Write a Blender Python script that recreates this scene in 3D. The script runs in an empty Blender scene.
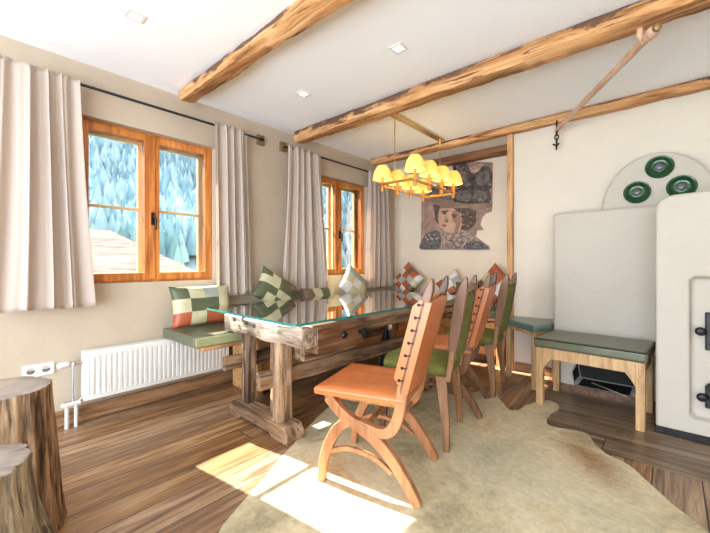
import bpy, math, random
from mathutils import Vector, Matrix, noise
random.seed(7)
S = bpy.context.scene
COL = S.collection
PI = math.pi
R = math.radians

# ------------------------------------------------------------------ camera maths (to measure the place)
CAM = Vector((3.1, 0.0, 1.11)); F = 356.0; HX, HY = 355.0, 262.5
TH = R(41.3)
FW = Vector((-math.sin(TH), math.cos(TH), 0)); RT = Vector((math.cos(TH), math.sin(TH), 0))
def ray(px, py):
    return FW + RT * ((px - HX) / F) + Vector((0, 0, 1)) * ((HY - py) / F)
def onx(px, py, x):
    d = ray(px, py); return CAM + d * ((x - CAM.x) / d.x)
def ony(px, py, y):
    d = ray(px, py); return CAM + d * ((y - CAM.y) / d.y)
def onz(px, py, z=0.0):
    d = ray(px, py); return CAM + d * ((z - CAM.z) / d.z)

# ------------------------------------------------------------------ materials
def newmat(name):
    m = bpy.data.materials.new(name); m.use_nodes = True
    nt = m.node_tree; b = nt.nodes['Principled BSDF']
    return m, nt, b
def coords(nt, scale=(1, 1, 1), rot=(0, 0, 0), loc=(0, 0, 0)):
    tc = nt.nodes.new('ShaderNodeTexCoord'); mp = nt.nodes.new('ShaderNodeMapping')
    mp.inputs['Scale'].default_value = scale; mp.inputs['Rotation'].default_value = rot
    mp.inputs['Location'].default_value = loc
    nt.links.new(tc.outputs['Object'], mp.inputs['Vector']); return mp.outputs['Vector']
def noise_n(nt, vec, scale, detail=4, rough=.55, dist=0.0):
    n = nt.nodes.new('ShaderNodeTexNoise'); n.inputs['Scale'].default_value = scale
    n.inputs['Detail'].default_value = detail; n.inputs['Roughness'].default_value = rough
    n.inputs['Distortion'].default_value = dist
    nt.links.new(vec, n.inputs['Vector']); return n.outputs['Fac']
def ramp(nt, fac, stops):
    r = nt.nodes.new('ShaderNodeValToRGB'); cr = r.color_ramp
    while len(cr.elements) < len(stops): cr.elements.new(.5)
    for e, (p, c) in zip(cr.elements, stops):
        e.position = p; e.color = (*c, 1) if len(c) == 3 else c
    nt.links.new(fac, r.inputs['Fac']); return r.outputs['Color']
def mixc(nt, fac, a, b, mode='MIX'):
    m = nt.nodes.new('ShaderNodeMix'); m.data_type = 'RGBA'; m.blend_type = mode
    for sock, v in ((m.inputs[0], fac), (m.inputs[6], a), (m.inputs[7], b)):
        if isinstance(v, (int, float)): sock.default_value = v
        elif isinstance(v, tuple): sock.default_value = (*v, 1)
        else: nt.links.new(v, sock)
    return m.outputs[2]
def bump(nt, b, h, strength=.3, dist=.01):
    n = nt.nodes.new('ShaderNodeBump'); n.inputs['Strength'].default_value = strength
    n.inputs['Distance'].default_value = dist
    nt.links.new(h, n.inputs['Height']); nt.links.new(n.outputs['Normal'], b.inputs['Normal'])
def plain(name, col, rough=.5, metal=0, var=.0, scale=20, bmp=0, spec=None):
    m, nt, b = newmat(name)
    b.inputs['Roughness'].default_value = rough; b.inputs['Metallic'].default_value = metal
    if spec is not None: b.inputs['Specular IOR Level'].default_value = spec
    v = coords(nt); n = noise_n(nt, v, scale)
    lo = tuple(max(0, c * (1 - var)) for c in col); hi = tuple(min(1, c * (1 + var)) for c in col)
    nt.links.new(ramp(nt, n, [(.3, lo), (.7, hi)]), b.inputs['Base Color'])
    if bmp: bump(nt, b, n, bmp, .01)
    return m
def wood(name, cols, axis='y', rough=.5, grain=1.0, bmp=.25, knots=False, streak=.35):
    m, nt, b = newmat(name); b.inputs['Roughness'].default_value = rough
    s = {'x': (1.2, 14, 14), 'y': (14, 1.2, 14), 'z': (14, 14, 1.2)}[axis]
    s = tuple(k * grain for k in s)
    v = coords(nt, s); n = noise_n(nt, v, 1.0, 6, .6, .6)
    v2 = coords(nt, tuple(k * 4 for k in s)); n2 = noise_n(nt, v2, 1.0, 3, .6)
    c = ramp(nt, n, [(.36, cols[0]), (.5, cols[1]), (.63, cols[2])])
    c = mixc(nt, .35, c, ramp(nt, n2, [(.38, cols[0]), (.6, cols[2])]))
    if streak:
        v4 = coords(nt, tuple(k * 2.3 for k in s), loc=(3, 1, 7)); n4 = noise_n(nt, v4, 1.0, 4, .65, .4)
        q = 1 - streak
        c = mixc(nt, 1.0, c, ramp(nt, n4, [(.38, (q * .8, q * .75, q * .7)), (.50, (1, 1, 1))]), 'MULTIPLY')
    if knots:
        v3 = coords(nt, tuple(k * .22 for k in s)); n3 = noise_n(nt, v3, 1.3, 3, .7, 1.0)
        c = mixc(nt, ramp(nt, n3, [(.55, (0, 0, 0)), (.63, (1, 1, 1))]), c, cols[3])
    nt.links.new(c, b.inputs['Base Color'])
    if bmp: bump(nt, b, n, bmp, .01)
    return m

M = {}
# plaster walls
def plaster(name, col, var=.06, b_=.25):
    m, nt, b = newmat(name); b.inputs['Roughness'].default_value = .9
    b.inputs['Specular IOR Level'].default_value = .15
    v = coords(nt); n = noise_n(nt, v, 1.6, 6, .6); n2 = noise_n(nt, v, 9, 5, .6)
    lo = tuple(c * (1 - var) for c in col); hi = tuple(min(1, c * (1 + var)) for c in col)
    nt.links.new(ramp(nt, n, [(.35, lo), (.65, hi)]), b.inputs['Base Color'])
    bump(nt, b, n2, b_, .02); return m
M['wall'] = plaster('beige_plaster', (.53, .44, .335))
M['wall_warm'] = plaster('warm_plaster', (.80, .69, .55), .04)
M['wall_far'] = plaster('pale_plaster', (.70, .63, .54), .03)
M['stove'] = plaster('stove_plaster', (.54, .495, .43), .03, .4)
M['ceiling'] = plaster('ceiling_paint', (.93, .95, .98), .01, .05)
# floor boards
def floor_mat(name, rz, g1, g2, pal1, pal2, row=.19):
    m, nt, b = newmat(name)
    def math_(op, a_, b_=None, c_=None):
        n_ = nt.nodes.new('ShaderNodeMath'); n_.operation = op
        for i_, q in enumerate((a_, b_, c_)):
            if q is None: continue
            if isinstance(q, (int, float)): n_.inputs[i_].default_value = q
            else: nt.links.new(q, n_.inputs[i_])
        return n_.outputs[0]
    vec = coords(nt, rot=(0, 0, rz))
    sx_ = nt.nodes.new('ShaderNodeSeparateXYZ'); nt.links.new(vec, sx_.inputs[0])
    fl_ = math_('FLOOR', math_('DIVIDE', sx_.outputs[1], row))
    wn = nt.nodes.new('ShaderNodeTexWhiteNoise'); wn.noise_dimensions = '1D'; nt.links.new(fl_, wn.inputs['W'])
    ux = math_('MULTIPLY_ADD', wn.outputs['Value'], 2.3, sx_.outputs[0])
    cb_ = nt.nodes.new('ShaderNodeCombineXYZ'); nt.links.new(ux, cb_.inputs[0]); nt.links.new(sx_.outputs[1], cb_.inputs[1])
    br = nt.nodes.new('ShaderNodeTexBrick'); nt.links.new(cb_.outputs[0], br.inputs['Vector'])
    br.inputs['Color1'].default_value = (0, 0, 0, 1); br.inputs['Color2'].default_value = (1, 1, 1, 1)
    br.inputs['Mortar'].default_value = (0, 0, 0, 1); br.inputs['Scale'].default_value = 1
    br.inputs['Mortar Size'].default_value = .003; br.inputs['Brick Width'].default_value = 1.9
    br.inputs['Row Height'].default_value = row; br.offset = .0; br.inputs['Bias'].default_value = 0
    bk = math_('FLOOR', math_('DIVIDE', ux, 1.9))
    wn2 = nt.nodes.new('ShaderNodeTexWhiteNoise'); wn2.noise_dimensions = '2D'
    cc = nt.nodes.new('ShaderNodeCombineXYZ'); nt.links.new(bk, cc.inputs[0]); nt.links.new(fl_, cc.inputs[1]); nt.links.new(cc.outputs[0], wn2.inputs['Vector'])
    rnd_ = wn2.outputs['Value']
    # grain, shifted from board to board
    vg = coords(nt, g1); off = nt.nodes.new('ShaderNodeVectorMath'); off.operation = 'ADD'
    c3_ = nt.nodes.new('ShaderNodeCombineXYZ'); nt.links.new(math_('MULTIPLY', rnd_, 37.0), c3_.inputs[0]); nt.links.new(math_('MULTIPLY', rnd_, 91.0), c3_.inputs[2])
    nt.links.new(vg, off.inputs[0]); nt.links.new(c3_.outputs[0], off.inputs[1])
    g = noise_n(nt, off.outputs[0], 1.5, 6, .58, .9); g2_ = noise_n(nt, coords(nt, g2), 1.5, 4, .6, .3)
    c1 = ramp(nt, g, [(p, c_) for p, c_ in zip((.34, .46, .56, .68), pal1)])
    c2 = ramp(nt, g, [(p, c_) for p, c_ in zip((.34, .46, .56, .68), pal2)])
    c = mixc(nt, rnd_, c1, c2)
    c = mixc(nt, 1.0, c, ramp(nt, math_('FRACT', math_('MULTIPLY', rnd_, 7.31)), [(0, (.72, .70, .68)), (1, (1.0, 1.0, 1.0))]), 'MULTIPLY')
    c = mixc(nt, 1.0, c, ramp(nt, g2_, [(.38, (.66, .62, .58)), (.50, (1, 1, 1))]), 'MULTIPLY')
    c = mixc(nt, br.outputs['Fac'], c, (.02, .012, .008))
    nt.links.new(c, b.inputs['Base Color']); b.inputs['Roughness'].default_value = .36
    bump(nt, b, g2_, .18, .005); return m
palA = [(.17, .078, .03), (.36, .18, .068), (.50, .28, .12), (.60, .38, .19)]
palB = [(.17, .095, .055), (.33, .205, .125), (.45, .305, .195), (.56, .41, .28)]
M['floor'] = floor_mat('floor_boards', PI / 2, (11, .8, 1), (55, 2.2, 1), palA, palB)
palC = [(.10, .065, .04), (.22, .15, .095), (.32, .23, .15), (.42, .32, .22)]
M['floor_x'] = floor_mat('hearth_boards', 0, (.8, 11, 1), (2.2, 55, 1), palC, palC, .16)

M['pine'] = wood('orange_pine', [(.50, .15, .03), (.66, .22, .045), (.78, .32, .08)], 'z', .35, .8, .05, False, .15)
M['pine_y'] = wood('orange_pine_rail', [(.50, .15, .03), (.66, .22, .045), (.78, .32, .08)], 'y', .35, .8, .05)
M['glow_sash'] = wood('glow_tinted_outer_sash', [(.86, .62, .28), (.92, .72, .38), (.95, .80, .5)], 'z', .4, .8, .05, False, 0)  # sash colour lightened to stand for the sun glow behind it
M['beam'] = wood('rustic_beam', [(.22, .09, .03), (.50, .24, .085), (.68, .38, .16), (.07, .03, .015)], 'x', .7, .55, .9, True)
def beam_mat(name):
    m, nt, b = newmat(name); b.inputs['Roughness'].default_value = .75
    v = coords(nt, (1.3, 16, 16)); n = noise_n(nt, v, 1, 6, .62, .8)
    v2 = coords(nt, (2.2, 40, 40)); n2 = noise_n(nt, v2, 1, 4, .6, .5)
    c = ramp(nt, n, [(.34, (.20, .08, .03)), (.46, (.42, .19, .065)), (.56, (.58, .30, .12)), (.68, (.70, .43, .21))])
    c = mixc(nt, ramp(nt, n2, [(.36, (1, 1, 1)), (.44, (0, 0, 0))]), c, (.14, .055, .02))
    # strip of old bark left along the upper arris, plus patches
    tc = nt.nodes.new('ShaderNodeTexCoord'); sp = nt.nodes.new('ShaderNodeSeparateXYZ'); nt.links.new(tc.outputs['Object'], sp.inputs[0])
    v3 = coords(nt, (2.6, 9, 9)); n3 = noise_n(nt, v3, 1, 5, .65, .4)
    ma = nt.nodes.new('ShaderNodeMath'); ma.operation = 'MULTIPLY_ADD'; ma.inputs[1].default_value = 3.0
    nt.links.new(sp.outputs[2], ma.inputs[0]); nt.links.new(n3, ma.inputs[2])
    c = mixc(nt, ramp(nt, ma.outputs[0], [(.70, (0, 0, 0)), (.75, (1, 1, 1))]), c, (.13, .06, .035))
    nt.links.new(c, b.inputs['Base Color']); bump(nt, b, n, .9, .015)
    return m
M['beam'] = beam_mat('rustic_beam')
M['beam_dark'] = wood('dark_beam', [(.12, .05, .02), (.24, .10, .04), (.36, .17, .07), (.07, .03, .015)], 'x', .7, .6, .6, True)
M['post'] = wood('honey_post', [(.46, .22, .08), (.62, .33, .13), (.74, .44, .20)], 'z', .55, .7, .2)
M['skirt'] = wood('brown_skirting', [(.20, .10, .05), (.36, .19, .09), (.48, .28, .14)], 'y', .5, .8, .2)
M['skirt_x'] = wood('brown_skirting_x', [(.16, .08, .04), (.28, .14, .07), (.38, .21, .11)], 'x', .5, .8, .2)
old = [(.13, .07, .04), (.30, .18, .10), (.48, .33, .21), (.06, .03, .02)]
M['old_x'] = wood('old_bench_wood_x', old, 'x', .6, .9, .8, True, .6)
M['old_y'] = wood('old_bench_wood_y', old, 'y', .6, .9, .8, True, .6)
M['old_z'] = wood('old_bench_wood_z', old, 'z', .6, .9, .8, True, .6)
M['old_dark'] = wood('dark_vise_wood', [(.07, .03, .015), (.16, .075, .035), (.26, .13, .06)], 'y', .5, .9, .4)
M['old_block'] = wood('worn_end_block', [(.16, .11, .08), (.36, .27, .20), (.56, .46, .36), (.10, .05, .03)], 'x', .55, 1.1, .9, True, .6)
M['chair_light'] = wood('chair_beech', [(.28, .11, .045), (.42, .18, .075), (.52, .25, .11)], 'z', .38, .7, .05, False, .1)
M['chair_dark'] = wood('chair_walnut', [(.10, .045, .02), (.18, .08, .035), (.25, .12, .055)], 'z', .4, .7, .1)
M['chair_mid'] = wood('chair_oak', [(.18, .085, .035), (.28, .135, .058), (.37, .19, .09)], 'z', .4, .7, .1)
M['bench_wood'] = wood('bench_panel_pine', [(.52, .24, .08), (.66, .34, .13), (.76, .44, .20)], 'y', .45, .8, .1, False, .15)
M['stool_wood'] = wood('stool_oak', [(.42, .24, .10), (.54, .33, .15), (.64, .42, .21)], 'z', .45, .9, .1, False, .12)
M['leather_orange'] = plain('orange_leather', (.54, .16, .045), .32, 0, .12, 9, .12)
M['velvet_green'] = plain('green_velvet', (.135, .145, .025), .8, 0, .25, 14, .2)
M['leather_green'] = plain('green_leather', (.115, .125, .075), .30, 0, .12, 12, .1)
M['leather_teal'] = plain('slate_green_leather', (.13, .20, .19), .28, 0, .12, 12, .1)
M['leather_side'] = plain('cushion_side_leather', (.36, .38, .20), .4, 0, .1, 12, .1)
M['stud'] = plain('black_stud', (.02, .018, .016), .35, .6)
M['iron'] = plain('black_iron', (.025, .024, .024), .42, .7, .2, 30, .2)
M['rod'] = plain('dark_rod', (.05, .06, .08), .35, .8)
M['bracket'] = plain('brass_bracket', (.30, .19, .08), .45, .5, .2)
M['brass'] = plain('brass', (.78, .52, .20), .25, 1.0, .05)
M['candle'] = plain('amber_candle', (.62, .26, .05), .4, .1)
M['steel'] = plain('chrome', (.62, .62, .62), .25, 1.0)
M['white_enamel'] = plain('white_enamel', (.84, .85, .83), .3, 0, .01)
M['white_plastic'] = plain('white_plastic', (.75, .73, .68), .35, 0, .01)
M['black'] = plain('black_void', (.012, .011, .01), .7)
M['soot'] = plain('soot', (.022, .020, .019), .85, 0, .3, 8, .3)
M['green_glaze'] = plain('green_glaze', (.006, .05, .014), .12, 0, .2)
M['green_deep'] = plain('green_glaze_pit', (.10, .12, .12), .2, 0, .3)
M['rail_wood'] = wood('rail_wood', [(.45, .25, .15), (.58, .36, .24), (.68, .46, .33)], 'y', .5, .5, .05, False, 0)

def curtain_mat():
    m, nt, b = newmat('linen_curtain')
    b.inputs['Roughness'].default_value = .95; b.inputs['Specular IOR Level'].default_value = .1
    v = coords(nt, (1, 300, 300)); n = noise_n(nt, v, 1.0, 2)
    v2 = coords(nt); n2 = noise_n(nt, v2, 3, 4)
    c = ramp(nt, n, [(.3, (.60, .515, .45)), (.7, (.70, .61, .54))])
    nt.links.new(c, b.inputs['Base Color'])
    tr = nt.nodes.new('ShaderNodeBsdfTranslucent'); tr.inputs['Color'].default_value = (.80, .68, .56, 1)
    mx = nt.nodes.new('ShaderNodeMixShader'); mx.inputs[0].default_value = .32
    out = nt.nodes['Material Output']
    nt.links.new(b.outputs[0], mx.inputs[1]); nt.links.new(tr.outputs[0], mx.inputs[2])
    nt.links.new(mx.outputs[0], out.inputs['Surface']); bump(nt, b, n, .1, .002)
    return m
M['curtain'] = curtain_mat()
def glass_mat(name, tint, ior=1.45, boost=0.0):
    m = bpy.data.materials.new(name); m.use_nodes = True; nt = m.node_tree
    nt.nodes.remove(nt.nodes['Principled BSDF']); out = nt.nodes['Material Output']
    fr = nt.nodes.new('ShaderNodeFresnel'); fr.inputs['IOR'].default_value = ior
    t = nt.nodes.new('ShaderNodeBsdfTransparent'); t.inputs['Color'].default_value = (*tint, 1)
    g = nt.nodes.new('ShaderNodeBsdfGlossy'); g.inputs['Roughness'].default_value = .01
    mx = nt.nodes.new('ShaderNodeMixShader')
    nt.links.new(fr.outputs[0], mx.inputs[0]); nt.links.new(t.outputs[0], mx.inputs[1]); nt.links.new(g.outputs[0], mx.inputs[2])
    nt.links.new(mx.outputs[0], out.inputs['Surface']); return m
M['pane'] = glass_mat('window_glass', (.98, .99, 1.0), 1.3)
M['table_glass'] = glass_mat('table_glass', (.93, .98, .965), 1.75)
M['glass_edge'] = plain('glass_edge', (.02, .20, .165), .12, 0, .1)

def emit(name, col, st):
    m, nt, b = newmat(name); b.inputs['Base Color'].default_value = (*col, 1)
    b.inputs['Emission Color'].default_value = (*col, 1); b.inputs['Emission Strength'].default_value = st
    return m
M['lamp_glow'] = emit('downlight_glow', (1, .93, .82), 9)
M['bulb'] = emit('bulb_glow', (1, .82, .5), 14)
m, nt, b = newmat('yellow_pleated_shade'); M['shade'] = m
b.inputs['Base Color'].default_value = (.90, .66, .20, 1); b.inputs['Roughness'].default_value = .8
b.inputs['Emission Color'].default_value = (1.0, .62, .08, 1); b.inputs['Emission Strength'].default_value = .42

def hide_mat():
    m, nt, b = newmat('cowhide'); b.inputs['Roughness'].default_value = .85
    b.inputs['Specular IOR Level'].default_value = .2
    v = coords(nt); n = noise_n(nt, v, 1.7, 6, .62, .6); n2 = noise_n(nt, v, 30, 5, .7, .3); n3 = noise_n(nt, v, .8, 3, .5)
    c = ramp(nt, n, [(.36, (.32, .27, .16)), (.45, (.54, .45, .27)), (.54, (.70, .59, .39)), (.64, (.60, .42, .21))])
    c = mixc(nt, ramp(nt, n3, [(.45, (0, 0, 0)), (.62, (.6, .6, .6))]), c, (.52, .49, .35))
    # brown saddle mark of the hide, fixed on the hide itself
    tc = nt.nodes.new('ShaderNodeTexCoord'); mp = nt.nodes.new('ShaderNodeMapping'); mp.vector_type = 'TEXTURE'
    mp.inputs['Location'].default_value = (2.78, 2.36, 0); mp.inputs['Rotation'].default_value = (0, 0, R(-57))
    mp.inputs['Scale'].default_value = (.66, .27, 1)
    nt.links.new(tc.outputs['Object'], mp.inputs['Vector'])
    vm = nt.nodes.new('ShaderNodeVectorMath'); vm.operation = 'LENGTH'; nt.links.new(mp.outputs[0], vm.inputs[0])
    ad = nt.nodes.new('ShaderNodeMath'); ad.operation = 'MULTIPLY_ADD'; ad.inputs[1].default_value = .8
    nt.links.new(n, ad.inputs[0]); nt.links.new(vm.outputs['Value'], ad.inputs[2])
    c = mixc(nt, ramp(nt, ad.outputs[0], [(.50, (.9, .9, .9)), (1.35, (0, 0, 0))]), c, (.26, .12, .035))
    c = mixc(nt, .16, c, ramp(nt, n2, [(.38, (.26, .18, .09)), (.62, (.88, .82, .64))]))
    nt.links.new(c, b.inputs['Base Color']); bump(nt, b, n2, .25, .004); return m
M['hide'] = hide_mat()
M['stump'] = wood('gnarled_stump', [(.10, .045, .02), (.34, .19, .09), (.58, .40, .24), (.04, .02, .01)], 'z', .75, .8, 1.6, True, .75)
M['stump_grey'] = wood('weathered_stump', [(.12, .09, .055), (.34, .27, .17), (.56, .48, .34), (.06, .04, .02)], 'z', .75, .9, 1.6, True, .75)
M['stump_top'] = plain('stump_cut', (.36, .30, .26), .28, 0, .25, 12)

# ------------------------------------------------------------------ mesh builder
class MB:
    def __init__(s): s.v = []; s.f = []; s.m = []
    def add(s, vs, fs, mi=0):
        k = len(s.v); s.v += [Vector(p) for p in vs]; s.f += [tuple(i + k for i in f) for f in fs]; s.m += [mi] * len(fs); return s
    def box(s, x0, x1, y0, y1, z0, z1, mi=0, mat=None):
        vs = [Vector((x, y, z)) for x in (x0, x1) for y in (y0, y1) for z in (z0, z1)]
        if mat: vs = [mat @ p for p in vs]
        return s.add(vs, [(0, 1, 3, 2), (4, 6, 7, 5), (0, 4, 5, 1), (2, 3, 7, 6), (0, 2, 6, 4), (1, 5, 7, 3)], mi)
    def loft(s, rings, mi=0, caps=True, closed=True):
        n = len(rings[0]); vs = [p for r in rings for p in r]; fs = []
        for i in range(len(rings) - 1):
            for j in range(n if closed else n - 1):
                a, b_ = i * n + j, i * n + (j + 1) % n
                fs.append((a, b_, b_ + n, a + n))
        if caps and closed:
            fs.append(tuple(range(n - 1, -1, -1))); k = (len(rings) - 1) * n; fs.append(tuple(range(k, k + n)))
        return s.add(vs, fs, mi)
    def lathe(s, prof, seg=24, mat=None, mi=0, caps=True):
        rings = []
        for r, z in prof:
            ring = [Vector((r * math.cos(2 * PI * j / seg), r * math.sin(2 * PI * j / seg), z)) for j in range(seg)]
            if mat: ring = [mat @ p for p in ring]
            rings.append(ring)
        return s.loft(rings, mi, caps)
    def tube(s, path, r, seg=10, mi=0):
        path = [Vector(p) for p in path]; rings = []; n = len(path)
        up = None
        for i, p in enumerate(path):
            t = (path[min(i + 1, n - 1)] - path[max(i - 1, 0)]).normalized()
            if up is None:
                up = Vector((0, 0, 1)) if abs(t.z) < .9 else Vector((1, 0, 0))
            a = t.cross(up).normalized(); b_ = a.cross(t).normalized(); up = b_
            rr = r[i] if isinstance(r, (list, tuple)) else r
            rings.append([p + a * rr * math.cos(2 * PI * j / seg) + b_ * rr * math.sin(2 * PI * j / seg) for j in range(seg)])
        return s.loft(rings, mi)
    def prism(s, poly, z0, z1, mi=0, mat=None):
        a = [Vector((p[0], p[1], z0)) for p in poly]; b_ = [Vector((p[0], p[1], z1)) for p in poly]
        if mat: a = [mat @ p for p in a]; b_ = [mat @ p for p in b_]
        return s.loft([a, b_], mi)
    def ribbon(s, path, widths, y0, y1, mi=0):
        """flat board following a curve in the xz plane, thick between y0 and y1"""
        path = smooth(path, 4); n = len(path)
        if not isinstance(widths, (int, float)):
            w = []
            for i in range(n):
                t = i / (n - 1) * (len(widths) - 1); k = min(int(t), len(widths) - 2); w.append(widths[k] + (widths[k + 1] - widths[k]) * (t - k))
        else: w = [widths] * n
        rings = []
        for i, (x, z) in enumerate(path):
            x0_, z0_ = path[max(0, i - 1)]; x1_, z1_ = path[min(n - 1, i + 1)]
            d = Vector((x1_ - x0_, z1_ - z0_)).normalized(); nx, nz = -d.y, d.x; h = w[i] / 2
            rings.append([Vector((x + nx * h, y0, z + nz * h)), Vector((x + nx * h, y1, z + nz * h)),
                          Vector((x - nx * h, y1, z - nz * h)), Vector((x - nx * h, y0, z - nz * h))])
        return s.loft(rings, mi)
    def build(s, name, mats, parent=None, origin=None, bevel=0, seg=2, angle=40, sub=0, smooth_=True):
        me = bpy.data.meshes.new(name)
        o_ = Vector(origin) if origin is not None else Vector((0, 0, 0))
        me.from_pydata([p - o_ for p in s.v], [], s.f)
        for mt in (mats if isinstance(mats, (list, tuple)) else [mats]): me.materials.append(mt)
        me.polygons.foreach_set('material_index', s.m)
        if smooth_:
            me.polygons.foreach_set('use_smooth', [True] * len(me.polygons))
        import bmesh
        bm = bmesh.new(); bm.from_mesh(me); bmesh.ops.recalc_face_normals(bm, faces=bm.faces); bm.to_mesh(me); bm.free()
        if smooth_: me.set_sharp_from_angle(angle=R(angle))
        me.update()
        o = bpy.data.objects.new(name, me); COL.objects.link(o)
        if parent is not None: o.parent = parent
        if origin is not None: o.location = o_
        if bevel:
            md = o.modifiers.new('bevel', 'BEVEL'); md.width = bevel; md.segments = seg; md.limit_method = 'ANGLE'; md.angle_limit = R(35)
        if sub:
            md = o.modifiers.new('sub', 'SUBSURF'); md.levels = sub; md.render_levels = sub
        return o
def smooth(path, k=4):
    """Catmull-Rom through the points"""
    P = [Vector(p) for p in path]; out = []
    for i in range(len(P) - 1):
        p0 = P[max(i - 1, 0)]; p1 = P[i]; p2 = P[i + 1]; p3 = P[min(i + 2, len(P) - 1)]
        for j in range(k):
            t = j / k
            out.append(.5 * ((2 * p1) + (p2 - p0) * t + (2 * p0 - 5 * p1 + 4 * p2 - p3) * t * t + (3 * p1 - p0 - 3 * p2 + p3) * t ** 3))
    out.append(P[-1]); return out
def empty(name, loc, rz=0):
    o = bpy.data.objects.new(name, None); COL.objects.link(o); o.location = loc; o.rotation_euler = (0, 0, rz); o.empty_display_size = .1
    return o
def tag(o, label=None, cat=None, group=None, kind=None):
    if label: o['label'] = label
    if cat: o['category'] = cat
    if group: o['group'] = group
    if kind: o['kind'] = kind
    return o
def struct(o): o['kind'] = 'structure'; return o
def copy_tree(o, parent=None):
    c = o.copy(); COL.objects.link(c); c.parent = parent
    for ch in [q for q in bpy.data.objects if q.parent == o]: copy_tree(ch, c)
    return c
def cut(o, mbs):
    """cut openings into o (boolean evaluated once, cutters thrown away)"""
    tmp = []
    for i, mb in enumerate(mbs):
        c = mb.build('cutter', M['wall'], o.parent); tmp.append(c)
        md = o.modifiers.new('cut', 'BOOLEAN'); md.object = c; md.operation = 'DIFFERENCE'; md.solver = 'EXACT'
    # booleans first in the stack
    mods = [m_ for m_ in o.modifiers if m_.type != 'BOOLEAN']; keep = [(m_.type, m_.width, m_.segments) for m_ in mods if m_.type == 'BEVEL']
    for m_ in mods: o.modifiers.remove(m_)
    bpy.context.view_layer.update(); dg = bpy.context.evaluated_depsgraph_get(); dg.update()
    me = bpy.data.meshes.new_from_object(o.evaluated_get(dg))
    o.modifiers.clear(); o.data = me
    for c in tmp: bpy.data.objects.remove(c)
    for t_, w_, s_ in keep:
        md = o.modifiers.new('bevel', 'BEVEL'); md.width = w_; md.segments = s_; md.limit_method = 'ANGLE'; md.angle_limit = R(50)
    me.set_sharp_from_angle(angle=R(40)) if not keep else None
    return o

# ------------------------------------------------------------------ the room
XR, YR, H = 5.2, -2.4, 2.5
YS, YA = 3.85, 4.44           # stove wall, alcove wall
XP = 1.90                     # end of stove wall / post
struct(MB().box(0, XR, YR, YA, -.1, 0).build('floor', M['floor'], smooth_=False))
ce = MB(); ce.box(.17, XR, YR, YA, H, H + .2); ce.box(-.3, .17, YR, YA, H + .018, H + .2)
struct(ce.build('ceiling', M['ceiling'], smooth_=False))
W1 = (.60, 1.60); W2 = (2.79, 3.79); WZ = (.955, 2.155)
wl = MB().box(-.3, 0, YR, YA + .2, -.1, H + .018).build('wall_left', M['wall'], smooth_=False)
cut(wl, [MB().box(-.5, .1, a, b_, WZ[0], WZ[1]) for a, b_ in (W1, W2)])
for p in wl.data.polygons: p.use_smooth = False
struct(wl)
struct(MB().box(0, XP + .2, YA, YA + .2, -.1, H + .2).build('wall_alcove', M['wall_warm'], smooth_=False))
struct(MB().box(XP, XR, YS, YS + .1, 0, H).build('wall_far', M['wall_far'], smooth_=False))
struct(MB().box(XP + .03, XP + .13, YS + .1, YA, 0, H).build('wall_alcove_side', M['wall_warm'], smooth_=False))
struct(MB().box(XR, XR + .1, YR, YS + .1, 0, H).build('wall_right', M['wall_far'], smooth_=False))
struct(MB().box(0, .022, YR, YA, 0, .105).build('baseboard_left', M['skirt'], bevel=.004))
struct(MB().box(XP + .02, 2.335, YS - .02, YS, 0, .09).build('baseboard_far', M['skirt_x'], bevel=.004))

tag(struct(MB().box(2.30, XR, 2.52, 3.53, .0005, .003).build('trim_2', M['floor_x'], smooth_=False)), 'strip of greyer floor boards laid crosswise in front of the stove', 'floor border')
# post at the end of the stove wall
tag(struct(MB().box(XP - .050, XP + .006, YS - .05, YS + .04, 0, H - .06).build('trim_1', M['post'], origin=(XP, YS, 0), bevel=.006)),
    'honey wooden post between the alcove and the plain far wall', 'post')

def rough_beam(x0, x1, y0, y1, z0, z1, seed, jit=.012, n=150):
    rings = []
    for i in range(n + 1):
        x = x0 + (x1 - x0) * i / n
        def j(k): return jit * (noise.noise(Vector((x * 1.3, k * 3.7, seed))) + .6 * noise.noise(Vector((x * 6, k * 3.7, seed))) + .35 * noise.noise(Vector((x * 17, k * 3.7, seed))))
        c = .018
        ps = [(y0 + c, z1), (y0, z1 - c), (y0, z0 + c * 1.4), (y0 + c, z0), (y1 - c, z0), (y1, z0 + c), (y1, z1 - c), (y1 - c, z1)]
        ring = []
        for k, (y, z) in enumerate(ps):
            ring.append(Vector((x + (noise.noise(Vector((k, seed, 1))) * .015 if i in (0, n) else 0), y + j(k), z + (j(k + 9) if z < z1 - .001 else 0))))
        rings.append(ring)
    return MB().loft(rings)
def beam(y0, y1, x0, x1, z0, seed, label, mat, jit=.012):
    o = rough_beam(x0, x1, y0, y1, z0, H, seed, jit).build('ceiling_beam', mat, origin=(x0, (y0 + y1) / 2, z0), angle=50)
    tag(struct(o), label, 'beam')
beam(1.205, 1.330, .165, XR, 2.41, 1.3, 'rough wooden ceiling beam nearest the camera, first of the exposed beams', M['beam'], .014)
beam(2.40, 2.55, .13, XR, 2.39, 4.1, 'rough wooden beam across the middle of the ceiling above the table', M['beam'], .014)
beam(YS - .12, YS - .002, .10, XR, 2.43, 7.7, 'slim wooden beam along the top of the stove wall', M['beam'], .008)
beam(YA - .14, YA - .002, .3, XP, 2.40, 9.2, 'dark wooden beam inside the alcove above the poster', M['beam_dark'], .006)

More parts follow.
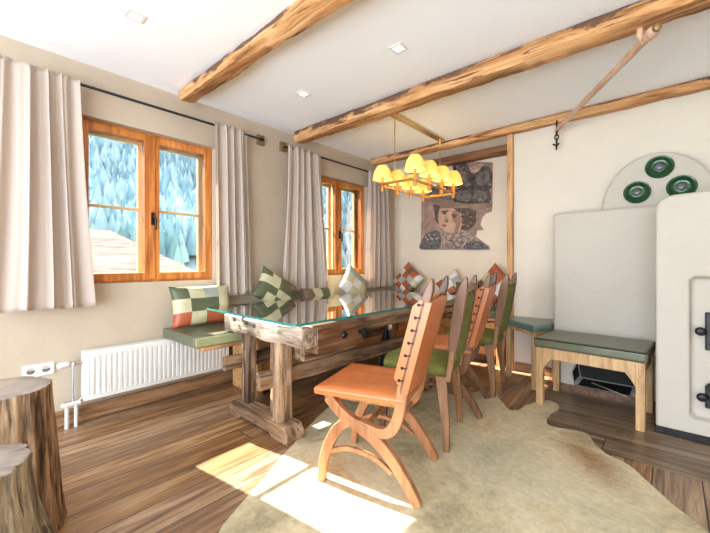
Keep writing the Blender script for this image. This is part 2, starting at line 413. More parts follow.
# ------------------------------------------------------------------ windows
def window(name, y0, y1):
    root = empty(name, (0, (y0 + y1) / 2, WZ[0])); struct(root)
    oy, oz = (y0 + y1) / 2, WZ[0]
    def B(nm, boxes, mat, parent=root, bevel=.004):
        mb = MB()
        for b_ in boxes: mb.box(b_[0], b_[1], b_[2] - oy, b_[3] - oy, b_[4] - oz, b_[5] - oz)
        return mb.build(nm, mat, parent, bevel=bevel)
    a, b_, z0, z1 = y0 + .0, y1 - .0, WZ[0] + .0, WZ[1] - .0
    ym = (a + b_) / 2 - .01; fx = (-.115, -.06)
    def ring(xa, xb, ya, yb, za, zb, w, wb=None):
        wb = wb or w
        return [(xa, xb, ya, ya + w, za, zb), (xa, xb, yb - w, yb, za, zb), (xa, xb, ya + w, yb - w, za, za + wb), (xa, xb, ya + w, yb - w, zb - w, zb)]
    B('frame', ring(-.23, -.07, a, b_, z0, z1, .03), M['pine'], bevel=0)
    for (ya, yb, first) in ((a + .012, ym - .002, True), (ym + .002, b_ - .012, False)):
        w = .055
        s_ = B('sash', ring(fx[0], fx[1], ya, yb, z0 + .012, z1 - .012, w, .06), M['pine'])
        g = MB().box(-.092, -.088, ya + w - oy, yb - w - oy, .07, z1 - z0 - .065).build('pane', M['pane'], s_, smooth_=False)
        # outer casement with glazing bar
        e = .035
        o_ = B('outer_sash', ring(-.21, -.175, ya + .02, yb - .02, z0 + .03, z1 - .03, .045) +
               [(-.205, -.18, ya + .06, yb - .06, 1.535, 1.558)], M['glow_sash'])
        MB().box(-.195, -.192, ya + .06 - oy, yb - .06 - oy, .07, z1 - z0 - .07).build('pane', M['pane'], o_, smooth_=False)
    B('mullion_strip', [(-.062, -.048, ym - .022, ym + .02, z0 + .02, z1 - .02)], M['pine'])
    hd = MB(); hd.box(-.048, -.036, ym - .012 - oy, ym + .012 - oy, .46, .56)
    hd.tube([(-.036, ym - oy, .53), (-.01, ym - oy, .53), (-.008, ym + .01 - oy, .51), (-.008, ym + .012 - oy, .42)], .007, 8)
    hd.build('handle', M['iron'], root)
    return root
window('window_1', *W1); window('window_2', *W2)

# ------------------------------------------------------------------ curtains
def curtain(yt, yb, folds, seed, label, x=.118, ztop=2.343, zbot=.81, amp=.032):
    nu, nv = 150, 46; vs = []; fs = []
    for j in range(nv + 1):
        v = j / nv; z = ztop + (zbot - ztop) * v
        e = v ** 1.3
        ya = yt[0] + (yb[0] - yt[0]) * e; yb_ = yt[1] + (yb[1] - yt[1]) * e
        for i in range(nu + 1):
            u = i / nu
            ph = folds * 2 * PI * u + .9 * math.sin(2 * PI * u * 1.3 + seed) + .6 * noise.noise(Vector((u * 4, v * 1.2, seed)))
            a = amp * (.7 + .5 * noise.noise(Vector((u * 3, v * .8 + 5, seed)))) * (.75 + .35 * min(1, v * 3))
            xx = x + a * math.sin(ph) + .35 * a * math.sin(ph * 2.3 + 1)
            if j < 3: xx = x + (xx - x) * (.75 + .1 * j)
            yy = ya + (yb_ - ya) * u + .35 * a * math.cos(ph)
            zz = z + (.006 * math.sin(ph) if j == nv else 0) + (.008 * math.sin(ph * 2) if j == 0 else 0)
            vs.append(Vector((max(xx, .035), yy, zz)))
    for j in range(nv):
        for i in range(nu):
            k = j * (nu + 1) + i; fs.append((k, k + 1, k + nu + 2, k + nu + 1))
    o = MB().add(vs, fs).build('curtain', M['curtain'], origin=(x, (yt[0] + yt[1]) / 2, zbot), angle=180)
    md = o.modifiers.new('thick', 'SOLIDIFY'); md.thickness = .004
    return tag(o, label, 'curtain', 'linen curtains')
curtain((.19, .575), (.13, .665), 4, 1.1, 'wide beige curtain on the near side of the first window, beside the radiator')
curtain((1.52, 1.86), (1.535, 1.90), 4, 2.4, 'narrow beige curtain between first window and the square rod end')
curtain((2.33, 2.80), (2.25, 2.94), 5, 3.3, 'beige curtain on the near side of the second window, flaring wide at its hem', zbot=.80)
curtain((3.68, 4.12), (3.62, 4.22), 5, 4.7, 'beige curtain hanging in the alcove corner behind the lamp shades', zbot=.77)
def rod(y0, y1, label, finial_far, finial_near):
    root = empty('curtain_rod', (.092, (y0 + y1) / 2, 2.325)); L = (y1 - y0) / 2
    MB().tube([(0, -L, 0), (0, L, 0)], .010, 10).build('rod', M['rod'], root)
    for s, on in ((-1, finial_near), (1, finial_far)):
        if not on: continue
        b_ = MB().tube([(-.088, s * (L + .01), .02), (-.03, s * (L - .0), .01), (0, s * (L - .02), 0)], .010, 8)
        b_.lathe([(.014, -.02), (.017, 0), (.014, .02)], 12, Matrix.Translation((0, s * (L - .03), 0)) @ Matrix.Rotation(PI / 2, 4, 'X'))
        br_ = b_.build('bracket', M['iron'], root)
        MB().box(-.092, -.067, s * (L + .01) - .04, s * (L + .01) + .04, -.03, .07).build('mounting_plate', M['bracket'], br_, bevel=.004)
    return tag(root, label, 'curtain rod')
rod(.10, 2.06, 'dark metal curtain rod above the first window', True, True)
rod(2.36, 4.36, 'dark metal curtain rod above the second window', False, True)

# ------------------------------------------------------------------ radiator
rt = empty('radiator', (.02, .60, .168)); L, HT = 1.06, .325
mb = MB(); n = 30
mb.box(.025, .095, 0, .012, 0, HT); mb.box(.025, .095, L - .012, L, 0, HT)
mb.box(.095, .108, 0, L, 0, .03); mb.box(.095, .108, 0, L, HT - .03, HT)
mb.box(.095, .108, 0, .03, .03, HT - .03); mb.box(.095, .108, L - .03, L, .03, HT - .03)
w = (L - .06) / n
rings = []
for i in range(n):
    y = .03 + i * w
    for q, xx in ((0, .099), (.22, .099), (.34, .110), (.78, .110), (.9, .099)):
        rings.append([Vector((xx, y + q * w, .03)), Vector((xx, y + q * w, .045)), Vector((xx, y + q * w, HT - .045)), Vector((xx, y + q * w, HT - .03))])
mb.loft(rings, caps=False, closed=False)
mb.box(.022, .034, .02, L - .02, .01, HT - .01)
mb.build('panel', M['white_enamel'], rt, bevel=.0)
gr = MB()
for i in range(52): gr.box(.03, .094, .014 + i * .02, .026 + i * .02, HT - .004, HT + .003)
gr.box(.028, .034, 0, L, HT - .006, HT + .005); gr.box(.090, .097, 0, L, HT - .006, HT + .005)
gr.build('top_grille', M['white_enamel'], rt)
th = MB().lathe([(.012, 0), (.020, .008), (.024, .022), (.022, .062), (.014, .070)], 18, Matrix.Translation((.07, -.065, HT - .065)) @ Matrix.Rotation(PI / 2, 4, 'X'))
tv = th.build('thermostat_valve', M['white_plastic'], rt)
pp = MB()
pp.tube([(.07, 0, HT - .065), (.07, -.07, HT - .065)], .011, 10)
pp.tube([(.07, -.05, HT - .065), (.07, -.05, -.02)], .008, 10)
pp.tube([(.07, 0, .02), (.07, -.02, .0), (.07, -.10, .0)], .011, 10)
pp.lathe([(.018, -.012), (.018, .012)], 8, Matrix.Translation((.07, -.05, HT - .065)))
pp.build('valve_pipework', M['steel'], rt)
for y in (-.035, -.085): MB().tube([(.07, y, -.02), (.07, y, -.168)], .012, 10).build('pipe_sleeve', M['white_plastic'], rt)
MB().box(.055, .085, -.115, -.01, -.02, .005).build('valve_block', M['white_plastic'], rt, bevel=.004)
for y in (.25, L - .25): MB().box(-.015, .03, y - .02, y + .02, .05, HT - .05).build('wall_bracket', M['white_enamel'], rt)
tag(rt, 'white ribbed panel radiator low on the window wall, under the bench end', 'radiator')

# socket
c = onx(41, 371, 0)
so = empty('wall_socket', (0, c.y - .012, .405)); 
MB().box(0, .009, -.08, .08, -.041, .041).build('frame', M['white_plastic'], so, bevel=.003)
for s in (-1, 1):
    i_ = MB().lathe([(.028, 0), (.028, .0035), (.023, .0038), (.021, -.002), (.001, -.002)], 24, Matrix.Translation((.009, s * .038, 0)) @ Matrix.Rotation(PI / 2, 4, 'Y')).build('socket_insert', M['white_enamel'], so)
    for q in (-1, 1): MB().lathe([(.0028, 0), (.0028, .0012)], 8, Matrix.Translation((.0068, s * .038 + q * .0095, 0)) @ Matrix.Rotation(PI / 2, 4, 'Y')).build('pin_hole', M['black'], i_)
tag(so, 'white double wall socket behind the reddish tree stump', 'socket')

# ------------------------------------------------------------------ stumps
def stump(loc, r, h, flare, seed, mat, label, lean=(0, 0)):
    root = empty('tree_stump', loc); seg, nz = 170, 60; rings = []
    def rad(a, t, top=1.0):
        p = Vector((math.cos(a) * 1.3, math.sin(a) * 1.3, seed))
        lobes = .16 * noise.noise(p * 1.0) + .05 * noise.noise(p * 3 + Vector((0, 0, t * 1.5)))
        groove = .075 * noise.noise(Vector((math.cos(a) * 7, math.sin(a) * 7, seed + t * 1.2)))
        fine = .035 * noise.noise(Vector((math.cos(a) * 18, math.sin(a) * 18, seed + t * 3))) + .02 * noise.noise(Vector((math.cos(a) * 30, math.sin(a) * 30, seed + t * 9)))
        return (r + flare * (1 - t) ** 1.7) * (1 + lobes * (1.1 - .4 * t) + groove + fine)
    for k in range(nz + 1):
        t = k / nz
        rings.append([Vector((rad(2 * PI * j / seg, t) * math.cos(2 * PI * j / seg) + lean[0] * t, rad(2 * PI * j / seg, t) * math.sin(2 * PI * j / seg) + lean[1] * t, t * h)) for j in range(seg)])
    MB().loft(rings, caps=False).build('trunk', mat, root, angle=60)
    top = [[Vector((lean[0] + (p.x - lean[0]) * q, lean[1] + (p.y - lean[1]) * q, h + (.004 if q < .99 else 0))) for p in rings[-1]] for q in (1, .97, .6, .3, .02)]
    MB().loft(top, caps=False).build('cut_face', M['stump_top'], root, angle=60)
    return tag(root, label, 'tree stump', 'tree stumps')
stump((1.085, .125, 0), .165, .60, .045, 3.1, M['stump'], 'reddish tree stump with a smooth cut top standing near the wall socket')
stump((1.615, -.005, 0), .165, .525, .13, 8.4, M['stump_grey'], 'greyish tree stump nearest the camera, in front of the reddish stump')

# ------------------------------------------------------------------ rug
pts = [(300, 436), (253, 491), (236, 510), (219, 534), (200, 570), (240, 640), (330, 690), (450, 640), (600, 590), (720, 560), (703, 530), (674, 506), (651, 486), (627, 465), (603, 453),
       (588, 436), (574, 431), (560, 429), (546, 425), (549, 416), (558, 410), (556, 403), (545, 401), (529, 405), (516, 411), (507, 409), (500, 400), (494, 394),
       (478, 392), (462, 398), (440, 392), (415, 396), (392, 388), (360, 396), (335, 404), (318, 418)]
rp = [onz(px, py) for px, py in pts]
rp2 = smooth([(p.x, p.y) for p in rp] + [(rp[0].x, rp[0].y)], 4)[:-1]
ro = MB().prism([(p[0] + .012 * noise.noise(Vector((p[0] * 9, p[1] * 9, 0))), p[1] + .012 * noise.noise(Vector((p[0] * 9, p[1] * 9, 4)))) for p in rp2], .0, .007).build('cowhide_rug', M['hide'], smooth_=False)
tag(ro, 'large cream and brown cowhide rug lying under the chairs', 'rug')

# ------------------------------------------------------------------ workbench table
A = R(-1.5)
def rot2(x, y, cx=0, cy=0, a=A):
    return (cx + x * math.cos(a) - y * math.sin(a), cy + x * math.sin(a) + y * math.cos(a))
TX, TY = 1.0, 1.38
tb = empty('workbench_table', (TX, TY, 0), A)       # local: x across, y away along the table
def tbox(nm, boxes, mat, parent=tb, bevel=.008):
    mb = MB()
    for q in boxes: mb.box(*q)
    return mb.build(nm, mat, parent, bevel=bevel)
def rough_block(x0, x1, y0, y1, z0, z1, axis, seed, jit=.006, n=24):
    rings = []
    for i in range(n + 1):
        t = i / n; c = .010; ring = []
        if axis == 'x': u0, u1 = y0, y1
        else: u0, u1 = x0, x1
        ps = [(u0 + c, z1), (u0, z1 - c), (u0, z0 + c), (u0 + c, z0), (u1 - c, z0), (u1, z0 + c), (u1, z1 - c), (u1 - c, z1)]
        for k, (u, z) in enumerate(ps):
            L_ = (x0 + (x1 - x0) * t) if axis == 'x' else (y0 + (y1 - y0) * t)
            uu = u + jit * noise.noise(Vector((L_ * 5, k * 3.1, seed))); zz = z + (jit * noise.noise(Vector((L_ * 5, k * 2.3, seed + 5))))
            ring.append(Vector((L_, uu, zz)) if axis == 'x' else Vector((uu, L_, zz)))
        rings.append(ring)
    return MB().loft(rings)
rough_block(-.45, .48, 0, .11, .595, .715, 'x', 1.0, .014).build('end_block', M['old_block'], tb, angle=50)
top_ = rough_block(-.42, .36, .112, 2.15, .655, .715, 'y', 3.0, .006)
top_.build('bench_slab', M['old_y'], tb, angle=50)
rough_block(-.45, .44, 2.152, 2.24, .60, .715, 'x', 2.0, .010).build('end_block', M['old_block'], tb, angle=50)
for x, z in ((-.13, .685), (-.03, .675), (-.29, .69)): MB().lathe([(.014, 0), (.014, .006)], 14, Matrix.Translation((x, -.006, z)) @ Matrix.Rotation(PI / 2, 4, 'X')).build('bolt_hole', M['soot'], tb)
tbox('vise_jaw', [(.365, .49, .115, .545, .545, .712)], M['old_dark'])
tbox('drawer_rail', [(.24, .36, .115, .60, .475, .60)], M['old_y'])
tbox('front_rail', [(.30, .35, .60, 2.14, .595, .652)], M['old_y'])
vs_ = MB(); v2_ = MB(); v3_ = MB()
vs_.tube([(.49, .50, .635), (.54, .50, .635)], .016, 12)
vs_.lathe([(.006, 0), (.028, .006), (.034, .02), (.03, .036), (.012, .045)], 16, Matrix.Translation((.52, .50, .635)) @ Matrix.Rotation(PI / 2, 4, 'Y'))
v2_.lathe([(.018, 0), (.024, .01), (.015, .022)], 14, Matrix.Translation((.49, .34, .635)) @ Matrix.Rotation(PI / 2, 4, 'Y'))
v3_.lathe([(.012, 0), (.03, .01), (.03, .03), (.012, .04)], 14, Matrix.Translation((.43, .545, .635)) @ Matrix.Rotation(-PI / 2, 4, 'X'))
vs_.tube([(.545, .45, .655), (.545, .55, .615)], .007, 8)
vs_.build('vise_screw', M['iron'], tb); v2_.build('iron_knob', M['iron'], tb); v3_.build('iron_knob', M['iron'], tb)
for y in (.0, 1.72):
    # sledge foot, notched up at mid-span
    prof = [(-.34, 0), (-.20, 0), (-.17, .022), (.17, .022), (.20, 0), (.36, 0), (.365, .055), (.33, .10), (-.31, .10), (-.345, .055)]
    mb = MB(); mb.loft([[Vector((x + .01, y + yy, z)) for x, z in prof] for yy in ((-.03, .11) if y < 1 else (0, .11))])
    mb.build('foot', M['old_x'], tb, bevel=.006)
    for (x0, x1, dy) in ((-.235, -.155, .0), (.200, .272, -.03), (.07, .145, .04)):
        rough_block(x0, x1, 0, .08, .098, .66, 'x', x0 * 9 + y, .0)
        mb = MB(); n_ = 16; rings = []
        for i in range(n_ + 1):
            z = .098 + (.598 - .098) * i / n_; c = .006
            sq = [(x0 + c, y + .015 + dy), (x1 - c, y + .015 + dy), (x1, y + .015 + dy + c), (x1, y + .095 - c), (x1 - c, y + .095), (x0 + c, y + .095), (x0, y + .095 - c), (x0, y + .015 + dy + c)]
            rings.append([Vector((px_ + .005 * noise.noise(Vector((z * 6, k, x0))), py_ + .004 * noise.noise(Vector((z * 6, k, x0 + 4))), z)) for k, (px_, py_) in enumerate(sq)])
        mb.loft(rings).build('leg', M['old_z'], tb, angle=50)
rough_block(.148, .202, -.10, 1.98, .305, .412, 'y', 5.0, .008, 40).build('stretcher', M['old_y'], tb, angle=50)
rough_block(-.300, -.245, -.10, 1.98, .335, .435, 'y', 6.0, .008, 40).build('stretcher', M['old_y'], tb, angle=50)
ir = MB().lathe([(.10, 0), (.10, .012), (.07, .03), (.045, .25), (.06, .33), (.035, .38), (.02, .45), (.018, .60), (.045, .62), (.045, .655)], 20, Matrix.Translation((-.02, 1.45, 0)))
ir.build('iron_pedestal', M['iron'], tb)
for x, y in ((-.35, .05), (.35, .05), (-.35, 2.19), (.35, 2.19), (-.35, 1.1), (.30, 1.1)): MB().lathe([(.022, .712), (.022, .745)], 14, Matrix.Translation((x, y, 0))).build('glass_spacer', M['steel'], tb)
tag(tb, 'old carpenter workbench base of rough wood standing on two sledge feet', 'table')
gt = empty('glass_tabletop', (TX, TY, .745), A)
gx0, gx1, gy0, gy1, r_ = -.605, .525, -.085, 2.20, .03
cor = []
for cx, cy, a0 in ((gx1 - r_, gy0 + r_, -90), (gx1 - r_, gy1 - r_, 0), (gx0 + r_, gy1 - r_, 90), (gx0 + r_, gy0 + r_, 180)):
    for k in range(6): cor.append((cx + r_ * math.cos(R(a0 + k * 18)), cy + r_ * math.sin(R(a0 + k * 18))))
g = MB(); nC = len(cor)
vs = [Vector((x, y, 0)) for x, y in cor] + [Vector((x, y, .015)) for x, y in cor]
g.add(vs, [tuple(range(nC, 2 * nC))])
g.build('glass_sheet', M['table_glass'], gt, smooth_=False)
ge = MB().loft([[Vector((x, y, 0)) for x, y in cor], [Vector((x, y, .015)) for x, y in cor]], caps=False)
ge.build('polished_edge', M['glass_edge'], gt)
tag(gt, 'long clear glass tabletop with green edge lying on the workbench', 'tabletop')

# ------------------------------------------------------------------ chairs
def seat_pad(x0, x1, hw0, hw1, z0, z1, crown=.012, n=14, rfront=.0, dimple=False):
    """soft pad: superellipse plan, crowned top"""
    vs = []; fs = []
    def plan(u, v):
        x = x0 + (x1 - x0) * u; hw = hw0 + (hw1 - hw0) * u; y = hw * v
        if rfront:
            x += rfront * (v * v) * (1 - u) ** 1.5 - rfront * .5 * v * v * u ** 3
            y *= 1 - .08 * (2 * u - 1) ** 4
        return x, y
    m_ = n
    def top(i, j):
        u = i / m_; v = -1 + 2 * j / m_; x, y = plan(u, v)
        e = (1 - (2 * u - 1) ** 6) * (1 - v ** 6)
        z = z1 - .014 + .014 * e + crown * (1 - (2 * u - 1) ** 2) * (1 - v * v)
        if dimple and (i in (m_ // 3, m_ // 2, 2 * m_ // 3)) and (j in (m_ // 3, m_ // 2, 2 * m_ // 3)): z -= .010
        return Vector((x, y, z))
    for i in range(m_ + 1):
        for j in range(m_ + 1): vs.append(top(i, j))
    for i in range(m_):
        for j in range(m_):
            k = i * (m_ + 1) + j; fs.append((k, k + 1, k + m_ + 2, k + m_ + 1))
    bord = [(i, 0) for i in range(m_)] + [(m_, j) for j in range(m_)] + [(i, m_) for i in range(m_, 0, -1)] + [(0, j) for j in range(m_, 0, -1)]
    base = len(vs); nb = len(bord)
    cxm = (x0 + x1) / 2
    for lvl, (z, o_) in enumerate((((z1 + z0) / 2, 1.018), (z0 + .006, 1.006), (z0, .97))):
        for i, j in bord:
            p = top(i, j); vs.append(Vector((cxm + (p.x - cxm) * o_, p.y * o_, z)))
    idx = [i * (m_ + 1) + j for i, j in bord]
    for q in range(nb):
        a, b_ = idx[q], idx[(q + 1) % nb]; c_, d_ = base + q, base + (q + 1) % nb
        fs.append((a, c_, d_, b_))
        for l in range(2):
            fs.append((base + l * nb + q, base + (l + 1) * nb + q, base + (l + 1) * nb + (q + 1) % nb, base + l * nb + (q + 1) % nb))
    fs.append(tuple(base + 2 * nb + q for q in range(nb)))
    return MB().add(vs, fs)

def orange_chair(wd=None):
    wd = wd or M['chair_light']
    root = empty('dining_chair', (0, 0, 0))
    A_ = [(-.245, .0), (-.238, .06), (-.222, .145), (-.168, .262), (-.098, .322), (-.015, .318), (.07, .298), (.127, .325), (.163, .412), (.18, .535)]
    B_ = [(-.205, .435), (-.133, .364), (-.03, .306), (.05, .259), (.127, .185), (.20, .086), (.25, .0)]
    for s in (-1, 1):
        ya, yb = sorted((s * .185, s * .225))
        lp = (MB().ribbon(A_, [.040, .042, .05, .052, .045, .040, .046, .052, .052, .05], ya, yb)).build('rear_leg', wd, root, bevel=.005)
        MB().ribbon(B_, [.052, .05, .05, .054, .052, .048, .040], ya + s * .003, yb + s * .003).build('front_leg', wd, root, bevel=.005)
        up = MB().ribbon([(.17, .48), (.20, .62), (.245, .80), (.277, .91)], [.046, .036, .034, .034], s * .187 if s > 0 else -.221, s * .187 if s < 0 else .221)
        up.build('upright', wd, root, bevel=.004)
        MB().ribbon([(.275, .90), (.288, .94), (.303, .985), (.314, 1.03)], [.040, .044, .036, .010], ya, yb).build('finial', M['chair_dark'], root, bevel=.005)
        MB().ribbon([(-.205, .155), (-.11, .188), (-.015, .182), (.06, .160), (.125, .115)], .022, ya + .010, yb - .010).build('stretcher', wd, root, bevel=.004)
    cb = MB(); cb.tube([(-.01, -.19, .31), (-.01, .19, .31)], .013, 10); cb.tube([(.118, -.19, .305), (.118, .19, .305)], .011, 10)
    cb.build('cross_bar', wd, root)
    fr_ = MB(); fr_.box(-.215, .165, -.185, -.15, .415, .452); fr_.box(-.215, .165, .15, .185, .415, .452); fr_.box(-.235, -.195, -.2, .2, .415, .452)
    fr_.box(.14, .175, -.185, .185, .415, .45)
    fr_.build('seat_frame', wd, root, bevel=.004)
    seat_pad(-.27, .185, .235, .222, .440, .492, .0, 15, 0, True).build('seat', M['leather_orange'], root, angle=70)
    # backrest leather: bent slab wrapped over the uprights
    def slab(off0, off1, zlo, zhi, hw):
        rings = []
        n_ = 14
        for i in range(n_ + 1):
            t = i / n_; z = zlo + (zhi - zlo) * t; xc = .175 + (z - .5) * .262; ring = []
            edge = .5 if i in (0, n_) else 1
            for j in range(13):
                v = -1 + 2 * j / 12; ring.append(Vector((xc + off0 * edge + .022 * (1 - v * v) * edge, v * hw, z)))
            for j in range(12, -1, -1):
                v = -1 + 2 * j / 12; ring.append(Vector((xc + off1 + .022 * (1 - v * v) * edge, v * hw, z)))
            rings.append(ring)
        return MB().loft(rings)
    bk = slab(-.052, -.012, .545, .935, .232); bk.build('backrest', M['leather_orange'], root, angle=50)
    slab(-.013, .001, .50, .925, .226).build('back_core', M['chair_dark'], root, angle=50)
    slab(-.001, .028, .50, .925, .229).build('back_panel', M['leather_orange'], root, angle=50)
    for s in (-1, 1):
        for k in range(7):
            st = MB()
            z = .565 + k * .058; x = .175 + (z - .5) * .262 - .026
            st.lathe([(.0075, -.002), (.0075, .003), (.004, .006)], 8, Matrix.Translation((x, s * .232, z)) @ Matrix.Rotation(-s * PI / 2, 4, 'X'))
            st.box(x + .002, x + .022, s * .2335 - .0015, s * .2335 + .0015, z - .003, z + .003)
            st.build('stud', M['stud'], root)
    return root
def green_chair():
    root = empty('dining_chair', (0, 0, 0)); wd = M['chair_mid']
    for s in (-1, 1):
        ya, yb = sorted((s * .17, s * .205))
        # splayed legs
        MB().loft([[Vector((x + a, y + b_, z)) for a, b_ in ((-w, -.016), (w, -.016), (w, .016), (-w, .016))] for x, y, z, w in
                   ((.205, s * .215, 0, .017), (.195, s * .205, .18, .024), (.165, s * .188, .43, .032))]).build('leg', wd, root, bevel=.004)
        MB().loft([[Vector((x + a, y + b_, z)) for a, b_ in ((-w, -.016), (w, -.016), (w, .016), (-w, .016))] for x, y, z, w in
                   ((-.21, s * .215, 0, .016), (-.19, s * .205, .18, .021), (-.165, s * .19, .43, .026))]).build('leg', M['chair_dark'], root, bevel=.004)
        MB().ribbon([(.205, .40), (.225, .52), (.24, .62)], [.030, .034, .04], ya, yb).build('upright', wd, root, bevel=.004)
        MB().ribbon([(.232, .58), (.25, .70), (.275, .86), (.295, .95), (.312, 1.02)], [.050, .062, .064, .050, .012], ya - .002, yb + .002).build('side_plank', M['chair_dark'], root, bevel=.004)
    fr_ = MB(); fr_.box(-.19, .19, -.19, .19, .405, .435); fr_.box(.175, .215, -.18, .18, .42, .46)
    fr_.build('seat_frame', M['chair_dark'], root, bevel=.006)
    seat_pad(-.235, .225, .235, .21, .430, .495, .02, 16, .05).build('seat', M['velvet_green'], root, angle=80)
    rings = []
    for i in range(13):
        t = i / 12; z = .50 + .42 * t; xc = .232 + (z - .55) * .165; e = .4 if i in (0, 12) else 1; ring = []
        for j in range(11):
            v = -1 + 2 * j / 10; ring.append(Vector((xc - .03 * e, v * .168, z)))
        for j in range(10, -1, -1):
            v = -1 + 2 * j / 10; ring.append(Vector((xc + (.016 + .02 * (1 - v * v)) * e, v * .168, z)))
        rings.append(ring)
    MB().loft(rings).build('backrest', M['velvet_green'], root, angle=50)
    MB().box(.262, .318, -.168, .168, .925, .962).build('top_rail', M['chair_mid'], root, bevel=.008)
    return root
G = 'leather and velvet dining chairs'
ch = orange_chair(); ch.location = (1.95, 1.52, .0072); ch.rotation_euler.z = R(18)
tag(ch, 'orange leather dining chair closest to the camera, standing in the sunlight on the rug', 'chair', G)
c3 = copy_tree(ch); c3.location = (1.81, 2.62, .0072); c3.rotation_euler.z = R(14)
tag(c3, 'orange leather dining chair standing between the two green chairs', 'chair', G)
for q in bpy.data.objects:
    if q.parent == c3 and q.name.split('.')[0] in ('rear_leg', 'front_leg', 'upright', 'stretcher', 'cross_bar', 'seat_frame'):
        q.data = q.data.copy(); q.data.materials[0] = M['chair_dark']
c2 = green_chair(); c2.location = (1.877, 2.07, .0072); c2.rotation_euler.z = R(15)
tag(c2, 'green velvet dining chair between the two orange leather chairs', 'chair', G)
c4 = copy_tree(c2); c4.location = (1.79, 3.13, .0); c4.rotation_euler.z = R(8)
tag(c4, 'green velvet dining chair farthest from the camera, beside the wooden post', 'chair', G)

# ------------------------------------------------------------------ corner bench, seat cushions, throw pillows
bn = empty('corner_bench', (.3, 2.9, 0))
def bw(nm, boxes, mat, bevel=.004):
    mb = MB()
    for (x0, x1, y0, y1, z0, z1) in boxes: mb.box(x0 - .3, x1 - .3, y0 - 2.9, y1 - 2.9, z0, z1)
    return mb.build(nm, mat, bn, bevel=bevel)
bw('seat_board', [(.03, .60, 1.66, 4.42, .47, .50), (.60, 1.80, 3.90, 4.42, .47, .50), (.2, .60, 1.20, 1.66, .47, .50)], M['bench_wood'])
bw('front_panel', [(.53, .555, 1.72, 3.92, .09, .45)], M['bench_wood'])
bw('front_panel', [(.555, 1.78, 3.92, 3.945, .09, .45)], M['bench_wood'])
bw('plinth', [(.50, .52, 1.72, 3.95, 0, .09), (.52, 1.78, 3.96, 3.98, 0, .09)], M['old_dark'])
bw('corner_post', [(.50, .575, 1.66, 1.72, 0, .47)], M['post'])
bw('end_panel', [(.14, .50, 1.69, 1.715, .0, .47)], M['bench_wood'])
bw('bench_post', [(1.72, 1.78, 3.86, 3.92, 0, .47)], M['post'])
bw('rail', [(.555, .575, 1.72, 3.92, .40, .47)], M['post'])
tag(bn, 'wooden corner bench running below the windows and round the alcove', 'bench')
def cushion(x0, x1, y0, y1, z0, z1, label, mats, bev=.018):
    mb = MB(); mb.box(x0, x1, y0, y1, z0, z1)
    o = mb.build('seat_cushion', mats, origin=((x0 + x1) / 2, (y0 + y1) / 2, z0), bevel=bev, seg=4)
    return tag(o, label, 'cushion', 'bench seat cushions')
def cush2(x0, x1, y0, y1, z0, z1, label):
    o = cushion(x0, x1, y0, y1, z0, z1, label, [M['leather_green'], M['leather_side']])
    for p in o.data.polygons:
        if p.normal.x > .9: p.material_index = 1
    return o
cush2(.035, .62, 1.13, 2.50, .502, .582, 'grey green leather seat cushion at the bench end above the radiator')
cush2(.035, .62, 2.51, 3.86, .502, .582, 'grey green leather seat cushion on the bench under the second window')
cushion(.04, 1.80, 3.88, 4.41, .502, .582, 'grey green leather seat cushion on the alcove bench below the poster', M['leather_green'])

GRN, CRM, RED, GRY, BRN, WHT = (.095, .11, .055), (.56, .52, .33), (.42, .10, .04), (.36, .38, .34), (.16, .10, .06), (.74, .70, .66)
PM = {}
def patch_mat(c):
    if c not in PM: PM[c] = plain('patch_leather_%d' % len(PM), c, .42, 0, .12, 9, .1)
    return PM[c]
def pillow(loc, size, th, euler, grid, label):
    """patchwork throw pillow: local x = width, z = height, y = thickness"""
    n_ = 24; W_, H_ = size; cols = sorted({c for row in grid for c in row}); vs = []; fs = []; mi = []
    rows, cl = len(grid), len(grid[0])
    for side in (-1, 1):
        for i in range(n_ + 1):
            for j in range(n_ + 1):
                u = -1 + 2 * i / n_; v = -1 + 2 * j / n_
                pu = u * (1 - .07 * (1 - v * v)) ; pv = v * (1 - .07 * (1 - u * u))
                t = (max(0, (1 - u ** 4) * (1 - v ** 4))) ** .55
                wr = .008 * noise.noise(Vector((u * 3, v * 3, loc[0] + side)))
                vs.append(Vector((pu * W_ / 2, side * (th / 2 * t + wr * t), pv * H_ / 2)))
    k0 = (n_ + 1) ** 2
    for s_ in (0, 1):
        for i in range(n_):
            for j in range(n_):
                k = s_ * k0 + i * (n_ + 1) + j
                f = (k, k + 1, k + n_ + 2, k + n_ + 1); fs.append(f if s_ else f[::-1])
                ci = min(cl - 1, int(i / n_ * cl)); ri = min(rows - 1, int((n_ - 1 - j) / n_ * rows))
                mi.append(cols.index(grid[ri][ci] if s_ == 0 else grid[ri][cl - 1 - ci]))
    mb = MB(); mb.v = vs; mb.f = fs; mb.m = mi
    import bmesh
    o = mb.build('throw_pillow', [patch_mat(c) for c in cols], angle=180)
    bm = bmesh.new(); bm.from_mesh(o.data); bmesh.ops.remove_doubles(bm, verts=bm.verts, dist=.0008)
    bmesh.ops.recalc_face_normals(bm, faces=bm.faces); bm.to_mesh(o.data); bm.free()
    o.location = loc; o.rotation_euler = euler
    return tag(o, label, 'pillow', 'patchwork throw pillows')
def wall_euler(spin, lean):   # pillow leaning on the window wall: its face looks to +x, spun in its own plane
    return (Matrix.Rotation(R(90), 4, 'Z') @ Matrix.Rotation(R(-lean), 4, 'X') @ Matrix.Rotation(R(spin), 4, 'Y')).to_euler()
def back_euler(spin, lean, turn=0):   # leaning on the alcove wall, face looks to -y
    return (Matrix.Rotation(R(turn), 4, 'Z') @ Matrix.Rotation(R(-lean), 4, 'X') @ Matrix.Rotation(R(spin), 4, 'Y')).to_euler()
